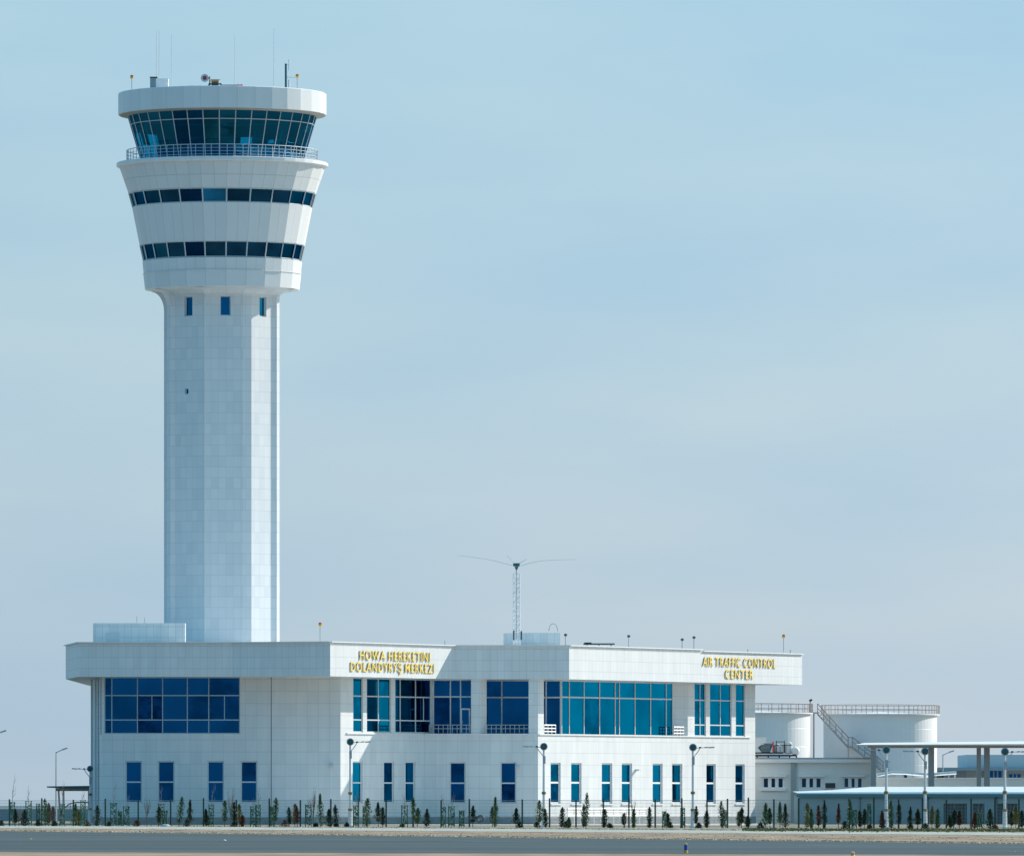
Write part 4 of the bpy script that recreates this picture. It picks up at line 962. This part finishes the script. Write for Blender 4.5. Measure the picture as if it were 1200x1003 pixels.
def lamp_mast(px, top, side, label, Y=None, short=False):
    Y = Y or FY(px)+2.0; x = X(px, Y); u = Y/K; zt_ = Z(top+3.5, Y)
    t = thing('lamp_mast', label, 'floodlight mast', (x, Y, 0), 'white floodlight masts along the fence')
    q = MB(); q.tube([(x,Y,0),(x,Y,1.3),(x,Y,1.35),(x,Y,zt_-.25)], [.16,.14,.10,.075], 10); q.box((x,Y,.05), (.5,.5,.1)); q.build('mast', M['white'], t)
    for z_ in (1.25, 2.45): q = MB(); q.lathe([(.12,z_-.09),(.155,z_-.09),(.155,z_+.09),(.12,z_+.09)], (x,Y), 10); q.build('clamp', M['clamp'], t)
    q = MB(); q.box((x+.02,Y-.16,zt_-.95), (.20,.16,.55)); q.build('control_box', M['steel'], t)
    q = MB(); disc(q, x, Y-.05, zt_, [(.01,-.22),(.18,-.2),(.27,0),(.27,.2)]); dr = q.build('floodlight', M['teal'], t)
    q = MB(); disc(q, x, Y-.05, zt_, [(.27,.19),(.21,.2)]); q.build('rim', M['steel'], dr)
    q = MB(); disc(q, x, Y-.05, zt_, [(.21,.17),(.01,.22)]); q.build('lens', M['teal'], dr)
    q = MB(); s_ = side; q.tube([(x,Y,zt_-.75),(x+s_*.35,Y,zt_-.3),(x+s_*.55,Y,zt_+.02)], .035, 6); q.tube([(x+s_*.2,Y,zt_-.05),(x+s_*1.0,Y,zt_+.0),(x+s_*1.45,Y,zt_+.03)], .028, 6); q.build('arm', M['trim'], t)
    for dx_, w_ in ((.5,.16),(.92,.2),(1.3,.42)):
        q = MB(); q.box((x+s_*dx_, Y, zt_+.0), (w_,.2,.09), 0, 0, -s_*R(4)); q.build('lamp_head', M['steel'] if dx_ > .6 else M['dark'], t)
lamp_mast(105.8, 897, -1, "shorter white floodlight mast beside the open shelter at the left building end", Y=735)
lamp_mast(410.5, 865.5, 1, 'white floodlight mast with arm to the right at the lit left corner')
lamp_mast(637.3, 871, -1, 'white floodlight mast with arm to the left before the middle corner of the building')
lamp_mast(812, 872, 1, 'white floodlight mast with arm to the right before the sunlit wall below the sign')
lamp_mast(1038.5, 875, -1, 'white floodlight mast with arm to the left, left one of the garage pair')
lamp_mast(1084, 876.5, -1, 'white floodlight mast with arm to the left beside the thick canopy pier')
lamp_mast(1177.5, 877, 1, 'white floodlight mast with arm to the right, nearest to the right photo edge')
# white low railing before the sunlit wall
c = WD0 + n60*1.6
ta, tb = pxt(c, d60, 665), pxt(c, d60, 757); a = c + d60*ta; b = c + d60*tb
t = thing('white_railing', 'low white bar railing at the foot of the sunlit wall under the windows', 'railing', ((a.x+b.x)/2, (a.y+b.y)/2, 0))
q = MB()
for z_, r_ in ((1.26,.075),(1.02,.03),(.84,.03),(.68,.045)): q.tube([(a.x,a.y,z_),(b.x,b.y,z_)], r_, 6)
q.build('rail', M['white'], t)
for i in range(13): p_ = a+(b-a)*i/12; q = MB(); q.tube([(p_.x,p_.y,0),(p_.x,p_.y,1.28)], .035, 6); q.build('post', M['white'], t)
# tyre by the centre wall
Y = 722; x = X(563, Y); t = thing('tyre', 'dark round tyre propped against a peg in front of the centre wall', 'tyre', (x, Y, .0))
q = MB(); zc = Z(959.3, Y); rr = .245
q.loft([[(x+(rr+.10*math.cos(b_))*math.cos(a_), Y+.10*math.sin(b_), zc+(rr+.10*math.cos(b_))*math.sin(a_)) for a_ in [2*math.pi*k/24 for k in range(24)]] for b_ in [2*math.pi*j/8 for j in range(9)]]); q.build('rubber', M['dark'], t)
q = MB(); q.tube([(x,Y+.1,0),(x,Y+.1,zc)], .03, 5); q.build('peg', M['green_post'], t)
# runway edge markers
def marker(px, y0, y1, label, c1, c2, c3):
    Y = YG(y1); x = X(px, Y); h_ = (y1-y0)/K*Y; t = thing('edge_marker', label, 'marker', (x, Y, 0), 'small taxiway markers')
    q = MB(); q.lathe([(.075,0),(.065,h_*.3)], (x,Y), 10); q.build('base', c3, t)
    q = MB(); q.lathe([(.06,h_*.3),(.06,h_*.8),(.045,h_*.8)], (x,Y), 10); q.build('body', c2, t)
    q = MB(); q.lathe([(.05,h_*.8),(.055,h_*.92),(.01,h_)], (x,Y), 10); q.build('cap', c1, t)
marker(803.7, 987.3, 999.5, 'slim blue taxiway edge marker with yellow top and yellow foot', M['yellow'], M['bluep'], M['yellow'])
marker(999.3, 997.5, 1003.5, 'small pale marker with orange side at the bottom edge', M['white'], M['orange'], M['white'])
def stone(px, py, w_, h_, label, m, name='stone', cat='stone'):
    Y = YG(py); x = X(px, Y); u = Y/K; q = MB(); n = 10; rg = random.Random(int(px*7))
    q.loft([[(x+w_*u/2*f_*math.cos(2*math.pi*k/n)*rg.uniform(.8,1.1), Y+w_*u/2*f_*math.sin(2*math.pi*k/n)*rg.uniform(.8,1.1), h_*u*z_) for k in range(n)] for f_, z_ in ((1.0,0),(.95,.4),(.6,.85),(.02,1.0))])
    o = q.build(name, m, None, loc=(x, Y, 0)); tag(o, label, cat)
stone(194, 968.3, 13, 3.2, 'low pale mound of earth at the verge edge before the second window', M['concrete'], 'earth_mound', 'mound')
stone(540.5, 978.5, 2.2, 1.6, 'small dark stone on the verge before the centre wall', M['dark'])
stone(263, 985, 4.2, 1.8, 'white scrap lying on the tarmac left of centre', M['white'], 'litter', 'litter')
stone(36, 983, 3.2, 1.0, 'flat yellow-green scrap on the tarmac at far left', M['yellow'], 'litter', 'litter')
stone(79, 973.6, 1.8, 1.4, 'tiny white pebble where verge meets tarmac at left', M['white'])
stone(848, 976.5, 2.0, 1.2, 'small pale stone on the verge below the eighth window bay', M['concrete'])
stone(1189, 998, 2.4, 1.3, 'pale stone on the tarmac near the lower right corner', M['concrete'])
# dry grass along verge edges
q = MB(); rg = random.Random(11)
def blades(px0, px1, fy, n, h0, h1, spread):
    for _ in range(n):
        px = rg.uniform(px0, px1); py = fy(px) + rg.gauss(0, spread); Y = YG(max(py, 965.5)); x = X(px, Y)
        a = rg.uniform(0, math.pi); h_ = rg.uniform(h0, h1); w_ = rg.uniform(.03,.09); lx = rg.uniform(-.06,.06)
        q.poly([(x-w_*math.cos(a),Y-w_*math.sin(a),0),(x+w_*math.cos(a),Y+w_*math.sin(a),0),(x+lx,Y,h_)])
blades(-20, 1220, lambda p: 972.8+p/1200*15.4, 2500, .02, .06, .35)
blades(-20, 1220, lambda p: 966.4+p/1200*8.2, 3500, .02, .07, .25)
blades(-20, 1220, lambda p: 970+p/1200*13, 1500, .01, .04, 1.8)
tag(q.build('dry_grass', M['blade']), 'short dry grass along the taxiway verge', 'grass', kind='stuff')
q = MB()
blades(870, 1220, lambda p: 970.2+p/1200*2.6, 7000, .02, .12, .8)
tag(q.build('green_grass', mat('green_grass', (.13,.14,.05), .9, noise=.3, nscale=.5)), 'short green grass strip behind the verge at the right', 'grass', kind='stuff')

# ------------------------------------------------------------ young plants
LM = [(3,'the left photo edge'),(30,'the far-left perimeter wall'),(66,'the thin street lamp'),(88,'the open shelter'),(112,'the left end of the control centre'),
 (133,'the wall left of the first window'),(156,"the left wing's first window"),(175,"the gap after the left wing's first window"),(194,"the left wing's second window"),(223,'the wide gap between the window pairs'),
 (252,"the left wing's third window"),(271,"the gap after the left wing's third window"),(291,"the left wing's fourth window"),(318,"the left wing's vertical wall joint"),(345,'the blank wall right of that joint'),(375,'the blank wall before the lit corner'),
 (399,'the lit left corner'),(419,'the first narrow window'),(437,'the gap after the first narrow window'),(456,'the second narrow window'),(481,'the third narrow window'),(505,'the inner corner'),
 (536,'the left centre-wall window'),(565,'the wall by the tyre'),(595,'the right centre-wall window'),(620,'the wall left of the middle corner'),(637,'the middle floodlight mast'),(651,'the first sunlit window'),(675,'the second sunlit window'),
 (692,'the wall before the third sunlit window'),(711,'the third sunlit window'),(735,'the fourth sunlit window'),(752,'the gap after the fourth sunlit window'),(770,'the fifth sunlit window'),(793,'the sixth sunlit window'),(813,'the mast before the sunlit wall'),
 (833,'the seventh sunlit window'),(850,'the gap before the last sunlit window'),(867,'the last sunlit window'),(884,'the right end of the control centre'),(906,'the first annex window'),(925,'the annex downpipe'),(950,'the left end of the garage'),(965,'the air conditioner'),(985,'the third annex window'),
 (1005,'the garage wall under the canopy tip'),(1025,'the first canopy pier'),(1042,'the first garage-side mast'),(1062,'the wall left of the second garage mast'),(1084,'the second garage-side mast'),(1100,'the wall right of the thick pier'),(1119,'the first dark garage door'),(1146,'the second dark garage door'),(1163,'the wall before the third garage door'),(1178,'the rightmost mast'),(1196,'the right photo edge')]
DESC = {'C': {'leafdark':'dark cone-shaped young conifer','leafgreen':'green cone-shaped young conifer','leafolive':'olive cone-shaped young conifer','leafrust':'browned cone-shaped young conifer','leaftwig':'dry cone-shaped shrub'},
        'T': {'leafdark':'slim dark upright conifer','leafgreen':'slim green upright conifer','leafolive':'slim olive upright conifer','leafrust':'slim browned upright conifer','leaftwig':'slim dry upright shrub'},
        'B': {'leafdark':'tiny dark round bush','leafrust':'tiny brown round bush','leafgreen':'tiny green round bush'},
        'D': {'leaftwig':'leafless twiggy shrub'}, 'S': {'leafgreen':'bare sapling tied between green stakes','x':'bare sapling tied between green stakes'}}
PL = []
def P_(kind, px, top, w_=5, m='leafdark', lean=0, twig=None): PL.append((kind, px, top, w_, m, lean, twig))
for a in (('B',1,961,5),('S',14.5,939,4,'x',0,(3,907)),('C',18.5,948,4),('D',22,943,7,'leaftwig'),('C',28.5,949,9),('S',33.5,938,5,'x',0,(0,920)),('S',44.7,941,3,'x'),('B',44,961,5),
 ('T',53.5,936,6,'leafgreen',-1),('T',57,941,4,'leafrust'),('T',62,945,4,'leaftwig'),('B',64,962,5),('S',73,941,4,'x',0,(1,914)),('C',88.5,942,9,'leafgreen'),('T',92.5,950,4,'leafolive'),('S',97.3,937,4,'x',0,(0,926)),('B',101.5,961,6,'leafrust'),
 ('T',113.5,944,6),('B',127,963,5),('S',133,940,5,'x',0,(2,914)),('S',140.3,950,3,'x'),('S',148,944,5,'x',0,(2,932)),('B',160,961,6,'leafrust'),('D',172,931,8,'leaftwig'),('T',186,945,4),('S',189,941,5,'x',0,(0,920)),('S',193,949,4,'x'),
 ('T',209.5,934,6,'leafgreen',4),('C',222,937,6),('B',219,960,5),('C',242,948,6),('S',247.5,942,4,'x',0,(4,917)),('T',263.3,938,5,'leafgreen'),('D',271,921,6,'leaftwig'),('T',274.3,940,4),('B',274,963,6),('T',281,942,4,'leafolive'),('T',284,955,4,'leafrust'),
 ('S',297,944,5,'x',0,(0,935)),('S',302.3,942,4,'x',0,(2,922)),('T',321.7,935,5,'leafgreen',1),('S',318.5,944,3,'x'),('B',333,961,7,'leafrust'),('T',339,946,4),('T',345.5,942,5,'leafolive'),('T',348.5,945,5,'leafrust'),('S',361.3,942,5,'x',0,(1,932)),
 ('D',367,922,5,'leaftwig'),('C',376,930,8,'leafgreen',-1),('B',370,965,4),('C',386,948,9),('T',393.8,943,5),('B',394,965,4),('B',406,964,4),('S',417,943,4,'x',0,(2,925)),('S',427.5,944,3,'x'),('T',430.5,935,7,'leafgreen'),('C',443.5,940,8),('T',448.5,946,4),
 ('S',474,943,5,'x',0,(0,930)),('B',471,965,4),('T',485,934,4,'leafgreen',-1),('T',489,947,5,'leafgreen'),('C',500,948,7),('S',519.3,945,4,'x',0,(0,930)),('S',529,944,5,'x',0,(3,928)),('S',541,949,4,'x',0,(5,946)),('C',554,944,7),('C',580,934,7,'leafgreen'),('T',577,945,4,'leafdark'),
 ('C',604.5,947,7),('B',609,963,5),('T',632,938,6,'leafgreen'),('T',639.5,948,4),('B',629.5,963,5),('T',658.3,946,4.5),('B',663.8,962,5),('T',667,958,3,'leafgreen'),('T',686.5,929,5,'leafgreen',2),('T',684,943,4),('T',708.3,948,5.5),('B',715,965,5),
 ('D',732,950,5,'leaftwig'),('T',731,953,4),('D',741.8,932,5,'leaftwig'),('T',742.5,948,3.5,'leafgreen'),('T',761,946,4),('S',778.5,950,3,'x'),('T',782,953,4),('B',786,963,4),('S',800,946,3.5,'x'),('T',815.3,945,3,'leafdark'),('B',819,964,5),('T',828,950,4.5),
 ('T',845.8,939,4.5,'leafgreen'),('S',850,948,4,'x'),('C',869,946,6.5),('T',866,951,3.5,'leafgreen'),('T',876,956,5),('B',891.5,964,6),('C',897.5,941,8,'leafgreen'),('T',902.3,947,3.5),('C',914,940,5,'leafgreen'),('C',920.3,942,6.5),
 ('T',946,941,6,'leafolive'),('T',951,948,4,'leafgreen'),('T',959.5,944,4,'leafrust'),('T',965.8,940,4.5),('C',982.5,942,4,'leafrust'),('B',990,962,5),('T',995.8,938,5,'leafgreen'),('S',1001,948,4,'x'),('T',1008,950,4),('T',1013,948,4),('S',1018.7,941,3,'x'),('B',1019,969,4,'leafrust'),
 ('C',1034,950,6,'leafrust'),('T',1044.5,938,4.5,'leafgreen'),('T',1053.8,942,4),('C',1066,946,5,'leafdark',2),('C',1075.5,948,7),('B',1067,970,4,'leafrust'),('B',1085,965,6),('T',1092,945,3.5,'leafolive'),('T',1098.5,948,4.5,'leafgreen'),('C',1114,956,6,'leafdark',-1),('T',1117.5,949,4),('C',1124,950,5,'leafrust'),
 ('C',1142,952,7,'leafrust'),('S',1148,952,4,'x'),('C',1160,948,10),('B',1166,970,5,'leafrust'),('T',1185.5,950,4.5),('T',1190.5,945,4.5,'leafolive'),('T',1197.5,950,5)):
    P_(*a)
def rel(px):
    i = min(range(len(LM)), key=lambda j: abs(LM[j][0]-px)); return i
keys = {}
for i, p_ in enumerate(PL):
    ds = DESC[p_[0]][p_[4]] if p_[0] != 'S' else DESC['S']['x']
    if p_[0] == 'S' and p_[6] is None: ds = 'low sapling between short green stakes'
    keys.setdefault((ds, rel(p_[1])), []).append(i)
labels = {}
for (ds, l), idx in keys.items():
    idx.sort(key=lambda i: PL[i][1])
    if len(idx) == 1: labels[idx[0]] = ds + ' before ' + LM[l][1]
    else:
        wd = ['left one','right one'] if len(idx) == 2 else ['leftmost','middle one','rightmost','far right one']
        for j, i in enumerate(idx): labels[i] = ds + ' before ' + LM[l][1] + ', ' + wd[j]
grp = {'S':'staked saplings along the fence','T':'slim young conifers along the fence','C':'cone-shaped young conifers along the fence','B':'tiny round bushes along the fence','D':'leafless shrubs along the fence'}
nm = {'S':'staked_sapling','T':'young_cypress','C':'young_conifer','B':'low_bush','D':'bare_shrub'}
for i, (kind, px, top, w_, m, lean, twig) in enumerate(PL):
    rg = random.Random(i*13+5)
    Y = FY(px) + rg.uniform(-12, -2); 
    x = X(px, Y); u = Y/K; H = max(Z(top, Y), .25); hw = w_*u/2*1.75; lx = (lean + rg.uniform(-.9,.9))*u; f0_ = rg.choice([.04,.06,.14,.22])
    t = thing(nm[kind], labels[i], {'S':'sapling','B':'bush','D':'shrub'}.get(kind, 'conifer'), (x, Y, 0), grp[kind])
    q = MB()
    if kind in 'CTB':
        if kind != 'B': q.tube([(x,Y,0),(x+lx*.5,Y,H*.5),(x+lx,Y,H*.97)], [.03,.022,.008], 5); q.build('trunk', M['bark'], t)
        q = MB(); n = {'C':760,'T':580,'B':240}[kind]
        ph = rg.uniform(0, 6)
        for _ in range(n):
            f_ = rg.random()**(.85 if kind == 'C' else 1.0)
            if kind == 'C': env = hw*(1-f_)**.75*(1+.30*math.sin(f_*17+ph))*min(1, .45+f_*4)
            elif kind == 'T': env = hw*(.85*math.sin(math.pi*min(1, f_*.9+.12))**.6+.08)*(1+.38*math.sin(f_*13+ph)*math.sin(f_*29+ph*2))
            else: env = hw*math.sqrt(max(0, 1-(f_*1.0)**2))
            z_ = H*(f0_+(1-f0_)*f_) if kind != 'B' else H*f_
            a = rg.uniform(0, 2*math.pi); rr = env*math.sqrt(rg.random())*1.05
            cx, cy = x+lx*f_+rr*math.cos(a), Y+rr*math.sin(a)
            s_ = rg.uniform(.04,.085); el = rg.uniform(.2,1.3)
            d1 = Vector((math.cos(a)*math.cos(el), math.sin(a)*math.cos(el), math.sin(el)))*s_*1.5; d2 = Vector((-math.sin(a), math.cos(a), rg.uniform(-.3,.3)))*s_*.55
            c_ = Vector((cx, cy, z_)); q.poly([c_-d1*.3-d2, c_-d1*.3+d2, c_+d1])
        q.build('foliage', M[m], t)
    elif kind == 'D':
        q.tube([(x,Y,0),(x+.02,Y,H*.45)], [.03,.02], 5)
        for k in range(11):
            a = rg.uniform(0, 6.28); b0 = rg.uniform(.15,.5)*H; e_ = rg.uniform(.65,1.0)*H; r_ = hw*rg.uniform(.4,1.0)
            mx_ = (x+r_*.7*math.cos(a), Y+r_*.7*math.sin(a), (b0+e_)/2)
            q.tube([(x,Y,b0), mx_, (x+r_*math.cos(a), Y+r_*math.sin(a), e_)], [.018,.013,.006], 4)
            q.tube([mx_, (x+r_*1.1*math.cos(a+.6), Y+r_*math.sin(a+.6), e_*.85)], [.01,.004], 3)
        q.build('branches', M['leaftwig'], t)
    else:
        tx, ty = (twig if twig else (0, top-2)); HT = Z(ty, Y); bx_ = tx*u
        q.tube([(x,Y,0),(x+rg.uniform(-.03,.03),Y,HT*.45),(x+bx_*.4,Y,HT*.75),(x+bx_,Y,HT)], [.03,.024,.016,.006], 5)
        for k in range(5):
            z_ = HT*rg.uniform(.5,.85); f_ = z_/HT; s_ = rg.choice((-1,1)); q.tube([(x+bx_*f_*f_,Y,z_),(x+bx_*f_+s_*.10,Y,z_+.22),(x+bx_*f_+s_*.13,Y,z_+.45)], [.012,.009,.004], 4)
        q.build('trunk', M['twig'], t)
        for s_ in (-1, 1):
            k = MB(); k.tube([(x+s_*hw*.8,Y+.05*s_,0),(x+s_*hw*.72,Y+.05*s_,H)], .036, 5); k.build('stake', M['stake'], t)
        k = MB(); k.tube([(x-hw*.95,Y,H-.06),(x+hw*.95,Y,H-.06)], .02, 5)
        for _ in range(70):
            c_ = Vector((x+rg.uniform(-hw,hw)*.8, Y+rg.uniform(-.05,.05), H*rg.uniform(.05,.9))); k.poly([c_, c_+Vector((.07,.02,.06)), c_+Vector((-.02,0,.14))])
        k.build('tie', M['stake'], t)
